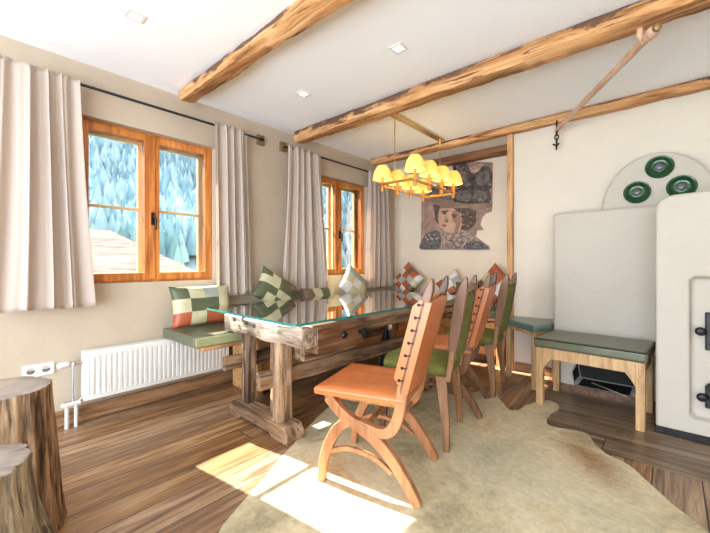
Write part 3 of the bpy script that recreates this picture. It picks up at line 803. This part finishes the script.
pillow((.150, 1.41, .752), (.52, .34), .12, wall_euler(0, 14), [[GRN, CRM, GRY, CRM], [CRM, GRN, GRN, CRM], [RED, CRM, RED, RED]],
       'green, cream and rust patchwork pillow on the bench end above the radiator')
pillow((.215, 2.10, .835), (.42, .34), .12, wall_euler(33, 16), [[GRN, CRM, GRN, BRN], [CRM, CRM, GRN, GRN], [GRN, GRN, CRM, CRM], [GRN, CRM, GRN, CRM]],
       'dark green and cream patchwork pillow tilted against the wall between the windows')
pillow((.20, 2.72, .71), (.50, .26), .11, wall_euler(0, 20), [[BRN, CRM, GRN, CRM], [GRN, CRM, GRN, BRN]],
       'low green and cream pillow lying under the hem of the flaring curtain')
pillow((.24, 3.24, .84), (.38, .38), .12, wall_euler(42, 16), [[GRY, GRY, GRY], [CRM, WHT, CRM], [WHT, CRM, CRM]],
       'cream pillow with grey border balanced on its corner under the second window')
pillow((.36, 4.24, .862), (.38, .38), .12, back_euler(38, 14), [[RED, BRN, RED, WHT], [WHT, RED, GRY, CRM], [RED, GRY, RED, BRN], [CRM, RED, WHT, RED]],
       'red, grey and cream patchwork pillow in the alcove corner below the curtain')
pillow((1.00, 4.26, .815), (.34, .30), .12, back_euler(-36, 14), [[RED, CRM, WHT], [CRM, WHT, GRY], [WHT, RED, CRM]],
       'pale pillow with orange patches below the middle of the poster')
pillow((1.28, 4.10, .745), (.30, .30), .09, back_euler(-8, 16, -8), [[BRN, CRM, CRM], [CRM, BRN, GRY]],
       'small brown and cream pillow between the pale and the red pillow')
pillow((1.56, 4.25, .852), (.37, .37), .12, back_euler(40, 12, -10), [[RED, RED, CRM], [CRM, RED, WHT], [BRN, CRM, RED]],
       'rust red pillow standing on its corner next to the wooden post')

# angled end bench right of the post
eb = empty('end_bench', (2.08, 3.62, 0))
poly = [(1.89, 3.80), (1.90, 3.60), (2.235, 3.32), (2.325, 3.50), (2.325, 3.83), (1.93, 3.83)]
lp_ = [(x - 2.08, y - 3.62) for x, y in poly]
MB().prism(lp_, .505, .562).build('seat', M['leather_teal'], eb, bevel=.015, seg=3)
MB().prism([(x * .95, y * .95) for x, y in lp_], .475, .505).build('seat_board', M['stool_wood'], eb)
for x, y in ((1.935, 3.60), (2.225, 3.375)): MB().box(x - 2.08 - .022, x - 2.08 + .022, y - 3.62 - .022, y - 3.62 + .022, 0, .477).build('leg', M['stool_wood'], eb, bevel=.004)
MB().box(2.27 - 2.08, 2.31 - 2.08, 3.78 - 3.62, 3.82 - 3.62, 0, .477).build('leg', M['stool_wood'], eb, bevel=.004)
tag(eb, 'small angled bench with slate green seat between post and stove', 'bench')

# upholstered stool
sx, sy = 2.672, 3.240
stl = empty('upholstered_stool', (sx, sy, 0), R(-4))
hw, hd_ = .334, .232
for x in (-1, 1):
    for y in (-1, 1):
        MB().box(x * (hw - .025) - .025, x * (hw - .025) + .025, y * (hd_ - .025) - .025, y * (hd_ - .025) + .025, 0, .45).build('leg', M['stool_wood'], stl, bevel=.004)
def apron(y):
    t_ = .022; xs = []; n_ = 20
    zt = .45
    low = []
    for i in range(n_ + 1):
        x = (hw - .05) - 2 * (hw - .05) * i / n_; q = abs(x) / (hw - .05)
        z = .37 if q < .82 else .37 - .085 * ((q - .82) / .18)
        low.append((x, z))
    pr = [(-hw + .05, .45)] + [(hw - .05, .45)] + low
    return MB().loft([[Vector((x, y - t_ / 2, z)) for x, z in pr], [Vector((x, y + t_ / 2, z)) for x, z in pr]])
apron(-hd_ + .02).build('apron', M['stool_wood'], stl); apron(hd_ - .02).build('apron', M['stool_wood'], stl)
for s in (-1, 1): MB().box(s * (hw - .02) - .011, s * (hw - .02) + .011, -hd_ + .05, hd_ - .05, .37, .45).build('apron', M['stool_wood'], stl)
cu = MB().box(-hw - .012, hw + .012, -hd_ - .012, hd_ + .012, .452, .525).build('seat', M['leather_green'], stl, bevel=.018, seg=4)
pipe = MB()
q0 = [(-hw - .014, -hd_ - .014), (hw + .014, -hd_ - .014), (hw + .014, hd_ + .014), (-hw - .014, hd_ + .014)]
for i in range(4):
    a, b_ = q0[i], q0[(i + 1) % 4]; pipe.tube([(a[0] * .985, a[1] * .98, .517), (b_[0] * .985, b_[1] * .98, .517)], .005, 6)
pipe.build('piping', M['iron'], cu)
tag(stl, 'wooden stool with green leather seat and piping in front of the stove', 'stool')

# ------------------------------------------------------------------ masonry stove
stv = empty('masonry_stove', (3.0, 3.5, 0))
def T(p): return (p[0] - 3.0, p[1] - 3.5, p[2])
def sbox(x0, x1, y0, y1, z0, z1): return MB().box(x0 - 3, x1 - 3, y0 - 3.5, y1 - 3.5, z0, z1)
b1 = sbox(2.335, 3.06, 3.53, 3.84, 0, 1.545).build('stove_bench_block', M['stove'], stv, bevel=.028, seg=5)
arch = [(2.50, .062), (2.90, .062), (2.925, .14), (2.90, .24), (2.84, .29), (2.60, .29), (2.52, .25), (2.485, .17)]
cm = MB().loft([[Vector((x - 3, y - 3.5, z)) for x, z in arch] for y in (3.4, 3.80)])
cut(b1, [cm])
for p in b1.data.polygons: p.use_smooth = True
inner = MB().loft([[Vector(((x - 2.705) * .997 + 2.705 - 3, y - 3.5, (z - .18) * .994 + .18)) for x, z in arch] for y in (3.534, 3.79)], caps=False)
inner.add([Vector(((x - 2.705) * .985 + 2.705 - 3, .29, (z - .18) * .97 + .18)) for x, z in arch], [tuple(range(8))])
inner.build('firebox_lining', M['soot'], stv)
iro = MB().tube([T((2.62, 3.56, .10)), T((2.86, 3.50, .06))], .008, 8); iro.build('fire_iron', M['steel'], stv)
# main block with rounded shoulder and a recess for the doors
prof = [(3.04, 0)]
for k in range(9):
    a = PI - k * PI / 16; prof.append((3.04 + .10 + .10 * math.cos(a), 1.445 + .10 * math.sin(a)))
prof += [(3.30, 1.55), (4.4, 1.56), (4.4, 0)]
b2 = MB().loft([[Vector((x - 3, y - 3.5, z)) for x, z in prof] for y in (3.05, 3.84)]).build('stove_body', M['stove'], stv, bevel=.016, seg=3)
rc = [(3.215, .17), (3.24, .145), (3.85, .145), (3.85, 1.0), (3.24, 1.01), (3.215, .985)]
cut(b2, [MB().loft([[Vector((x + (.0 if y > 3.1 else -.03 if x < 3.5 else 0) - 3, y - 3.5, z + (0 if y > 3.1 else (-.03 if z < .5 else .03)))) for x, z in rc] for y in (2.98, 3.12)])])
for p in b2.data.polygons: p.use_smooth = True
sbox(3.036, 4.4, 3.043, 3.2, 0, .048).build('base_strip', M['iron'], stv, bevel=.004)
sbox(2.345, 3.03, 3.518, 3.53, 0, .06).build('base_board', M['old_dark'], stv)
for z0, z1, kx in ((.565, .80, 3.255), (.205, .345, 3.262)):
    d = sbox(3.275, 3.62, 3.095, 3.118, z0, z1).build('stove_door', M['iron'], stv, bevel=.006)
    kb = MB().lathe([(.010, 0), (.012, .012), (.024, .02), (.027, .032), (.018, .046), (.004, .05)], 16, Matrix.Translation(T((kx - .002, 3.10, (z0 + z1) / 2))) @ Matrix.Rotation(PI / 2, 4, 'X'))
    kb.box(kx - 3 - .004, kx - 3 + .03, 3.095 - 3.5, 3.11 - 3.5, (z0 + z1) / 2 - .012, (z0 + z1) / 2 + .012)
    if z0 < .3: MB().lathe([(.010, 0), (.020, .012), (.012, .03)], 14, Matrix.Translation(T((3.30, 3.095, z1 + .005))) @ Matrix.Rotation(PI / 2, 4, 'X')).build('air_valve', M['iron'], d)
    kb.build('door_knob', M['iron'], d)
# domed flue top behind
dome = [(-.355, 0)] + [(-.355 * math.cos(PI * k / 32), .44 * math.sin(PI * k / 32)) for k in range(1, 32)] + [(.355, 0)]
MB().loft([[Vector((x + .03, y - 3.5, z + 1.545)) for x, z in dome] for y in (3.70, 3.842)]).build('stove_dome', M['stove'], stv, bevel=.014, seg=3)
for (px, py) in ((637, 192.5), (659.5, 167), (681.5, 187)):
    c = ony(px, py, 3.70)
    mt = Matrix.Translation((c.x - 3, .2 - .0, c.z)) @ Matrix.Rotation(PI / 2, 4, 'X')
    d = MB().lathe([(.086, -.002), (.090, .010), (.084, .020), (.074, .018), (.064, .010), (.052, .004), (.036, .003), (.030, .004)], 36, mt, caps=False).build('dish_tile', M['green_glaze'], stv)
    MB().lathe([(.031, .004), (.026, .010), (.018, .014), (.010, .016), (.0006, .0165)], 30, mt, caps=False).build('dish_hollow', M['green_deep'], d)
tag(stv, 'white plastered masonry stove with domed top and three green dish tiles', 'stove')

# ------------------------------------------------------------------ hanging wooden rail and hook
rl = empty('hanging_rail', (2.66, 3.07, 2.33))
pa, pb = Vector((3.02, 2.47, 2.318)), Vector((2.325, 3.73, 2.345)); o0 = Vector((2.66, 3.07, 2.33))
dr = (pb - pa).normalized()
MB().tube([pa - o0, pb - o0], .021, 12).build('pole', M['rail_wood'], rl)
q = pa - o0
MB().tube([q - dr * .075, q - dr * .05, q - dr * .035, q - dr * .02, q, q + dr * .02], [.018, .030, .030, .02, .026, .02], 14).build('end_cap', M['rail_wood'], rl)
MB().tube([q - dr * .098, q - dr * .092, q - dr * .080, q - dr * .072], [.008, .018, .021, .019], 14).build('end_knob', M['bracket'], rl)
hk = MB(); pt = pa + dr * .03
hk.tube([pt - o0 + Vector((0, 0, -.02)), pt - o0 + Vector((-.02, 0, .03)), pt - o0 + Vector((-.02, -.0, .075))], .016, 10)
hk.build('hanger', M['rail_wood'], rl)
hk = MB(); e = pb - o0
hk.tube([e + Vector((.0, -.01, .085)), e + Vector((.0, -.01, .0)), e + Vector((.01, -.02, -.03))], .007, 8)
for k in range(3):
    z = -.035 - .035 * k; ring = [e + Vector((.0 + .016 * math.cos(a) * (k % 2), -.01 + .016 * math.cos(a) * ((k + 1) % 2), z + .024 * math.sin(a))) for a in [2 * PI * i / 12 for i in range(13)]]
    hk.tube(ring, .006, 6)
hk.tube([e + Vector((-.03, -.01, -.13)), e + Vector((0, -.01, -.155)), e + Vector((.02, -.01, -.13))], .009, 8)
hk.tube([e + Vector((.0, -.01, -.10)), e + Vector((0, -.02, -.19))], .008, 8)
hk.build('iron_hook', M['iron'], rl)
tag(rl, 'wooden hanging rail slung below the beams beside the stove, with iron hook', 'hanging rail')

# ------------------------------------------------------------------ chandelier
cx, cy = 1.18, 3.19
cd = empty('chandelier', (cx, cy, H))
MB().box(-.035, .035, -.49, .49, -.022, 0).build('ceiling_plate', M['brass'], cd, bevel=.006)
ZF = 1.862 - H
for y in (-.44, .44):
    MB().tube([(0, y, 0), (0, y, ZF)], .0045, 8).build('suspension_rod', M['brass'], cd)
fr_ = MB(); a_, l_ = .185, .44
for s in (-1, 1):
    fr_.box(s * a_ - .010, s * a_ + .010, -l_ - .01, l_ + .01, ZF - .011, ZF + .011)
    fr_.box(-a_, a_, s * l_ - .010, s * l_ + .010, ZF - .011, ZF + .011)
fr_.build('frame', M['brass'], cd, bevel=.002)
for s in (-1, 1):
    dz = .030 if s > 0 else 0.0
    for k in range(4):
        y = -.385 + k * .257; x = s * (a_)
        cn = MB().lathe([(.016, ZF - .055), (.018, ZF - .045), (.018, ZF - .005), (.024, ZF + .006), (.016, ZF + .014), (.015, ZF + .085 + dz * .6)], 14, Matrix.Translation((x, y, 0)))
        cn.build('candle_tube', M['candle'], cd)
        bl = MB().lathe([(.006, ZF + .085), (.020, ZF + .11), (.020, ZF + .13), (.004, ZF + .16)], 14, Matrix.Translation((x, y, dz))).build('bulb', M['bulb'], cd)
        seg = 60; rings = []
        for t in (0, .15, .35, .55, .7, .85, 1):
            zz = ZF + .062 + dz + .135 * t; rr = .094 - .012 * t - .038 * t ** 2.6
            rings.append([Vector((x + (rr + (.0022 if j % 2 else 0)) * math.cos(2 * PI * j / seg), y + (rr + (.0022 if j % 2 else 0)) * math.sin(2 * PI * j / seg), zz)) for j in range(seg)])
        sh = MB().loft(rings, caps=False).build('lamp_shade', M['shade'], cd, angle=20)
        li = bpy.data.lights.new('lamp_light', 'POINT'); li.energy = 1.6; li.color = (1, .80, .48); li.shadow_soft_size = .02
        lo = bpy.data.objects.new('lamp_light', li); COL.objects.link(lo); lo.location = (cx + x, cy + y, H + ZF + .10 + dz - .0)
tag(cd, 'brass chandelier with eight yellow pleated shades hanging over the table', 'chandelier')

# downlights
for (x, y, lab) in ((.845, .69, 'square recessed downlight before the first beam, closest to the camera'), (.85, 1.92, 'square recessed downlight near the window wall between the first two beams'),
                    (1.79, 1.92, 'square recessed downlight out in the room between the first two beams')):
    d = empty('ceiling_downlight', (x, y, H))
    mb = MB()
    for q in ((-.045, .045, -.045, -.028), (-.045, .045, .028, .045), (-.045, -.028, -.028, .028), (.028, .045, -.028, .028)): mb.box(*q, -.005, 0)
    mb.build('bezel', M['white_plastic'], d, bevel=.0)
    MB().box(-.028, .028, -.028, .028, -.003, 0).build('diffuser', M['lamp_glow'], d)
    tag(d, lab, 'downlight', 'square ceiling downlights')

# ------------------------------------------------------------------ poster on the alcove wall
YP = YA - .006
K = 480 / 90
po = empty('poster', (.95, YA, 1.8))
layers = [0]
def pl(pts, mat, nm=None, parent=None, sm=True, th=.0003):
    """shape of the print, traced in poster coordinates"""
    layers[0] += 1
    y = YA - .003 - layers[0] * .00035
    P_ = []
    for cx_, cy_ in pts:
        p = ony(410 + cx_ / K, 155 + cy_ / K, YA); P_.append((p.x - .95, p.z - 1.8))
    if sm: P_ = [tuple(q) for q in smooth(P_ + [P_[0]], 4)][:-1]
    PMB.loft([[Vector((a, y - YA, b_)) for a, b_ in P_], [Vector((a, y - YA - th, b_)) for a, b_ in P_]], mi=PL.index(mat))
def pm(name, c, var=.25, sc=14):
    if name not in M:
        M[name] = plain(name, c, .75, 0, var, sc)
    return name
PL = [pm('pr_ground', (.36, .23, .18), .35, 8), pm('pr_dark', (.085, .072, .068), .6, 12), pm('pr_plume', (.175, .145, .13), .5, 16), pm('pr_brim', (.30, .19, .13), .3, 10),
      pm('pr_skin', (.58, .36, .24), .12, 8), pm('pr_shadow', (.36, .20, .13), .2, 8), pm('pr_hair', (.11, .075, .06), .5, 22), pm('pr_lace', (.30, .22, .19), .75, 45),
      pm('pr_lip', (.36, .10, .08), .1), pm('pr_rose', (.52, .34, .27), .3, 18), pm('pr_coat', (.125, .115, .11), .8, 34)]
PMB = MB()
pl([(58, 505), (430, 506), (425, 488), (388, 462), (352, 436), (360, 402), (396, 400), (376, 372), (386, 336), (406, 312), (436, 302), (441, 275),
    (443, 40), (340, 36), (228, 36), (226, 62), (236, 110), (190, 170), (120, 205), (62, 215)], 'pr_ground', sm=False, th=.0003)
pl([(230, 38), (300, 40), (318, 80), (360, 95), (395, 60), (430, 70), (428, 120), (400, 150), (330, 160), (262, 150), (236, 100)], 'pr_dark')
pl([(322, 84), (390, 44), (362, 92)], 'pr_rose')
pl([(262, 60), (300, 90), (330, 130), (300, 146), (262, 112)], 'pr_plume')
pl([(240, 190), (300, 165), (380, 168), (424, 190), (432, 240), (400, 272), (330, 262), (255, 262), (225, 230)], 'pr_dark')
pl([(250, 200), (300, 190), (330, 220), (296, 246), (250, 236)], 'pr_plume')
pl([(350, 190), (400, 200), (410, 235), (372, 250), (340, 225)], 'pr_plume')
pl([(232, 60), (262, 44), (330, 70), (400, 62), (438, 90), (438, 150), (424, 185), (330, 185), (255, 175), (236, 130)], 'pr_dark')
pl([(244, 50), (262, 60), (300, 110), (318, 160), (296, 168), (262, 130)], 'pr_plume')
pl([(352, 110), (390, 84), (424, 100), (420, 140), (384, 165), (356, 150)], 'pr_plume')
pl([(318, 66), (352, 58), (392, 44), (372, 80), (344, 98), (322, 88)], 'pr_rose')
rr_ = random.Random(5)
for k in range(46):
    x0 = rr_.uniform(245, 420); y0 = rr_.uniform(70, 170) if k % 2 else rr_.uniform(190, 250); a = rr_.uniform(-.9, .5); L_ = rr_.uniform(12, 34)
    x1, y1 = min(436, x0 + L_ * math.cos(a)), y0 + L_ * math.sin(a) * .8
    pl([(x0, y0), ((x0 + x1) / 2 + 1, (y0 + y1) / 2 - 4), (x1, y1), ((x0 + x1) / 2 - 1, (y0 + y1) / 2)], ('pr_brim', 'pr_hair', 'pr_plume', 'pr_rose')[k % 4 if k % 8 else 3])
pl([(90, 185), (170, 160), (215, 190), (235, 240), (180, 236), (110, 215)], 'pr_plume')
pl([(68, 212), (140, 226), (230, 250), (330, 262), (410, 256), (440, 262), (425, 282), (340, 292), (240, 284), (150, 262), (90, 232)], 'pr_brim')
pl([(128, 266), (160, 272), (152, 320), (160, 370), (142, 350), (134, 300)], 'pr_hair')
pl([(255, 288), (345, 292), (352, 330), (345, 372), (312, 404), (272, 392), (270, 340)], 'pr_hair')
pl([(162, 290), (200, 284), (262, 292), (282, 340), (276, 390), (240, 420), (200, 414), (168, 386), (154, 340)], 'pr_skin')
pl([(228, 300), (262, 300), (276, 345), (268, 388), (240, 412), (248, 370), (232, 345)], 'pr_shadow')
pl([(172, 300), (206, 296), (208, 304), (174, 308)], 'pr_hair'); pl([(226, 316), (256, 318), (254, 325), (228, 324)], 'pr_hair')
pl([(176, 312), (188, 307), (200, 313), (188, 319)], 'pr_dark'); pl([(228, 330), (240, 326), (250, 332), (240, 336)], 'pr_dark')
pl([(198, 318), (206, 345), (200, 358), (186, 354), (190, 340)], 'pr_shadow')
pl([(200, 352), (212, 350), (206, 360), (194, 362)], 'pr_hair')
pl([(236, 286), (300, 284), (350, 300), (345, 330), (300, 322), (262, 304)], 'pr_hair')
for k in range(14):
    a = k * .45; xx, yy = 306 + 26 * math.cos(a), 345 + 34 * math.sin(a); pl([(xx - 9, yy), (xx, yy - 4), (xx + 9, yy + 3), (xx, yy + 5)], 'pr_brim' if k % 2 else 'pr_dark')
pl([(172, 374), (186, 370), (204, 377), (190, 385)], 'pr_lip')
pl([(160, 400), (230, 420), (270, 396), (318, 408), (350, 440), (390, 466), (420, 496), (330, 500), (220, 500), (170, 500)], 'pr_lace', sm=False)
pl([(62, 470), (90, 425), (130, 405), (160, 410), (172, 450), (160, 500), (62, 500)], 'pr_coat')
pl([(300, 470), (350, 455), (420, 492), (400, 503), (300, 503)], 'pr_coat')
for k in range(18):
    a = k * .9; r1 = 10 + 2.4 * k; xx, yy = 262 + r1 * math.cos(a) * 1.3, 446 + r1 * math.sin(a) * .75
    if yy > 494 or yy < 408: continue
    pl([(xx - 7, yy), (xx, yy - 7), (xx + 7, yy), (xx, yy + 7)], 'pr_rose' if k % 2 else 'pr_coat')
for k in range(8):
    xx, yy = 92 + 9 * k, 440 + 14 * math.sin(k * 2.2); pl([(xx - 5, yy), (xx, yy - 6), (xx + 5, yy), (xx, yy + 6)], 'pr_rose')
PMB.build('printed_sheet', [M[k] for k in PL], po, smooth_=False)
tag(po, 'torn-edged portrait poster of a woman in a large plumed hat on the alcove wall', 'poster')

# ------------------------------------------------------------------ outside the windows
M['forest_ground'] = plain('haze_tinted_hill', (.46, .62, .66), .95, 0, .25, .03, spec=.05)  # pale blue base colour carries the distance haze and glare
M['fir'] = plain('haze_tinted_firs', (.28, .42, .49), .95, 0, .35, .04, spec=.05)  # haze painted into the fir colours, no haze volume outside
M['fir2'] = plain('haze_tinted_firs_light', (.47, .60, .64), .95, 0, .25, .04, spec=.05)
M['grass'] = plain('meadow', (.18, .28, .08), .9, 0, .3, .6)
M['roof'] = wood('shingle_roof', [(.20, .135, .12), (.27, .19, .17), (.34, .25, .225)], 'y', .8, .3, .3)
M['roof'].node_tree.nodes['Principled BSDF'].inputs['Specular IOR Level'].default_value = 0
M['facade'] = plaster('neighbour_facade', (.7, .64, .55))
struct(MB().box(-75, -.31, -60, 160, -3.3, -3.2).build('ground_outside', M['grass'], smooth_=False))
def hz(x, y):
    d = max(0, min(1.3, (-x - 70) / 200)); n_ = noise.noise(Vector((x * .008, y * .008, 2.2)))
    return -3.3 + 135 * (d ** 1.1) * (1 + .10 * n_) + (5 * noise.noise(Vector((x * .03, y * .03, 0))) if d > 0 else 0)
nx_, ny_ = 40, 70; vs = []; fs = []
for i in range(nx_ + 1):
    for j in range(ny_ + 1):
        x = -70 - 250 * i / nx_; y = -200 + 800 * j / ny_; vs.append(Vector((x, y, hz(x, y))))
for i in range(nx_):
    for j in range(ny_):
        k = i * (ny_ + 1) + j; fs.append((k, k + 1, k + ny_ + 2, k + ny_ + 1))
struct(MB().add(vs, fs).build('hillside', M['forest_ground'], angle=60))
fo = MB(); rnd = random.Random(3)
V_ = []; F_ = []; I_ = []
for k in range(15000):
    x = -75 - 215 * rnd.random() ** .8; y = (-x) * (.05 + .62 * rnd.random()) if k % 3 else (-x) * (.9 + .5 * rnd.random())
    z = hz(x, y); h = 4 + 5 * rnd.random(); r = h * .28; mi = 0 if rnd.random() < .5 else 1
    ph = rnd.random() * 6; sg = 5; n0 = len(V_)
    V_ += [Vector((x + r * math.cos(ph + 2 * PI * j / sg), y + r * math.sin(ph + 2 * PI * j / sg), z + .3)) for j in range(sg)] + [Vector((x, y, z + h))]
    F_ += [(n0 + j, n0 + (j + 1) % sg, n0 + sg) for j in range(sg)]; I_ += [mi] * sg
fo.v = V_; fo.f = F_; fo.m = I_
tag(fo.build('forest', [M['fir'], M['fir2']], smooth_=False), 'fir forest tinted with pale haze covering the hillside outside the windows', 'forest', kind='stuff')
nh = empty('neighbouring_house', (-17, 0, -3.2))
MB().box(-7.0, 7.2, -7.5, 6.2, 0, 3.0).build('facade', M['facade'], nh, smooth_=False)
rf = MB()   # hipped roof
E = [(8.4, -9.2, 3.12), (8.4, 7.2, 3.12), (-8.4, 7.2, 3.12), (-8.4, -9.2, 3.12)]; RA, RB = (0, -6.8, 5.85), (0, 5.07, 5.85)
vs = [Vector(p) for p in E] + [Vector(RA), Vector(RB)] + [Vector((p[0], p[1], p[2] - .18)) for p in E]
rf.add(vs, [(0, 1, 5, 4), (1, 2, 5), (2, 3, 4, 5), (3, 0, 4), (0, 6, 7, 1), (1, 7, 8, 2), (2, 8, 9, 3), (3, 9, 6, 0), (6, 9, 8, 7)])
rf.build('roof', M['roof'], nh, smooth_=False)
tag(nh, 'neighbouring house with a brown pitched roof seen through the first window', 'house')

# ------------------------------------------------------------------ light
w = bpy.data.worlds.new('sky'); S.world = w; w.use_nodes = True; nt = w.node_tree
bg = nt.nodes['Background']; bg.inputs['Color'].default_value = (.84, .92, 1.0, 1); bg.inputs['Strength'].default_value = 1.5
sd = Vector((1, .15, -.835)).normalized()
su = bpy.data.lights.new('sun', 'SUN'); su.energy = 34; su.color = (1, .93, .82); su.angle = R(.5)
so_ = bpy.data.objects.new('sun', su); COL.objects.link(so_); so_.rotation_euler = sd.to_track_quat('-Z', 'Y').to_euler()
def area(name, loc, look, sx_, sy_, e, col):
    l = bpy.data.lights.new(name, 'AREA'); l.shape = 'RECTANGLE'; l.size = sx_; l.size_y = sy_; l.energy = e; l.color = col
    o = bpy.data.objects.new(name, l); COL.objects.link(o); o.location = loc
    o.rotation_euler = (Vector(look) - Vector(loc)).to_track_quat('-Z', 'Y').to_euler(); return o
area('rear_fill_light', (2.6, -2.3, 1.0), (2.2, 1.2, 2.5), 4.0, 1.8, 225, (.78, .88, 1))  # added soft fill behind the camera, aimed up to brighten the ceiling

# ------------------------------------------------------------------ camera and output
cd_ = bpy.data.cameras.new('camera'); cam = bpy.data.objects.new('camera', cd_); COL.objects.link(cam)
cd_.sensor_width = 36; cd_.lens = 36 * F / 710; cd_.clip_start = .05; cd_.clip_end = 900
cam.location = CAM; cam.rotation_euler = (PI / 2, 0, TH); cd_.shift_y = -(266.5 - HY) / 710
S.camera = cam
vs_ = S.view_settings; vs_.view_transform = 'Standard'; vs_.look = 'None'; vs_.gamma = 1; vs_.use_curve_mapping = False; vs_.exposure = .32
S.cycles.max_bounces = 10; S.cycles.diffuse_bounces = 6; S.cycles.transparent_max_bounces = 16
S.cycles.caustics_reflective = False; S.cycles.caustics_refractive = False; S.cycles.sample_clamp_indirect = 6
S.cycles.use_denoising = True
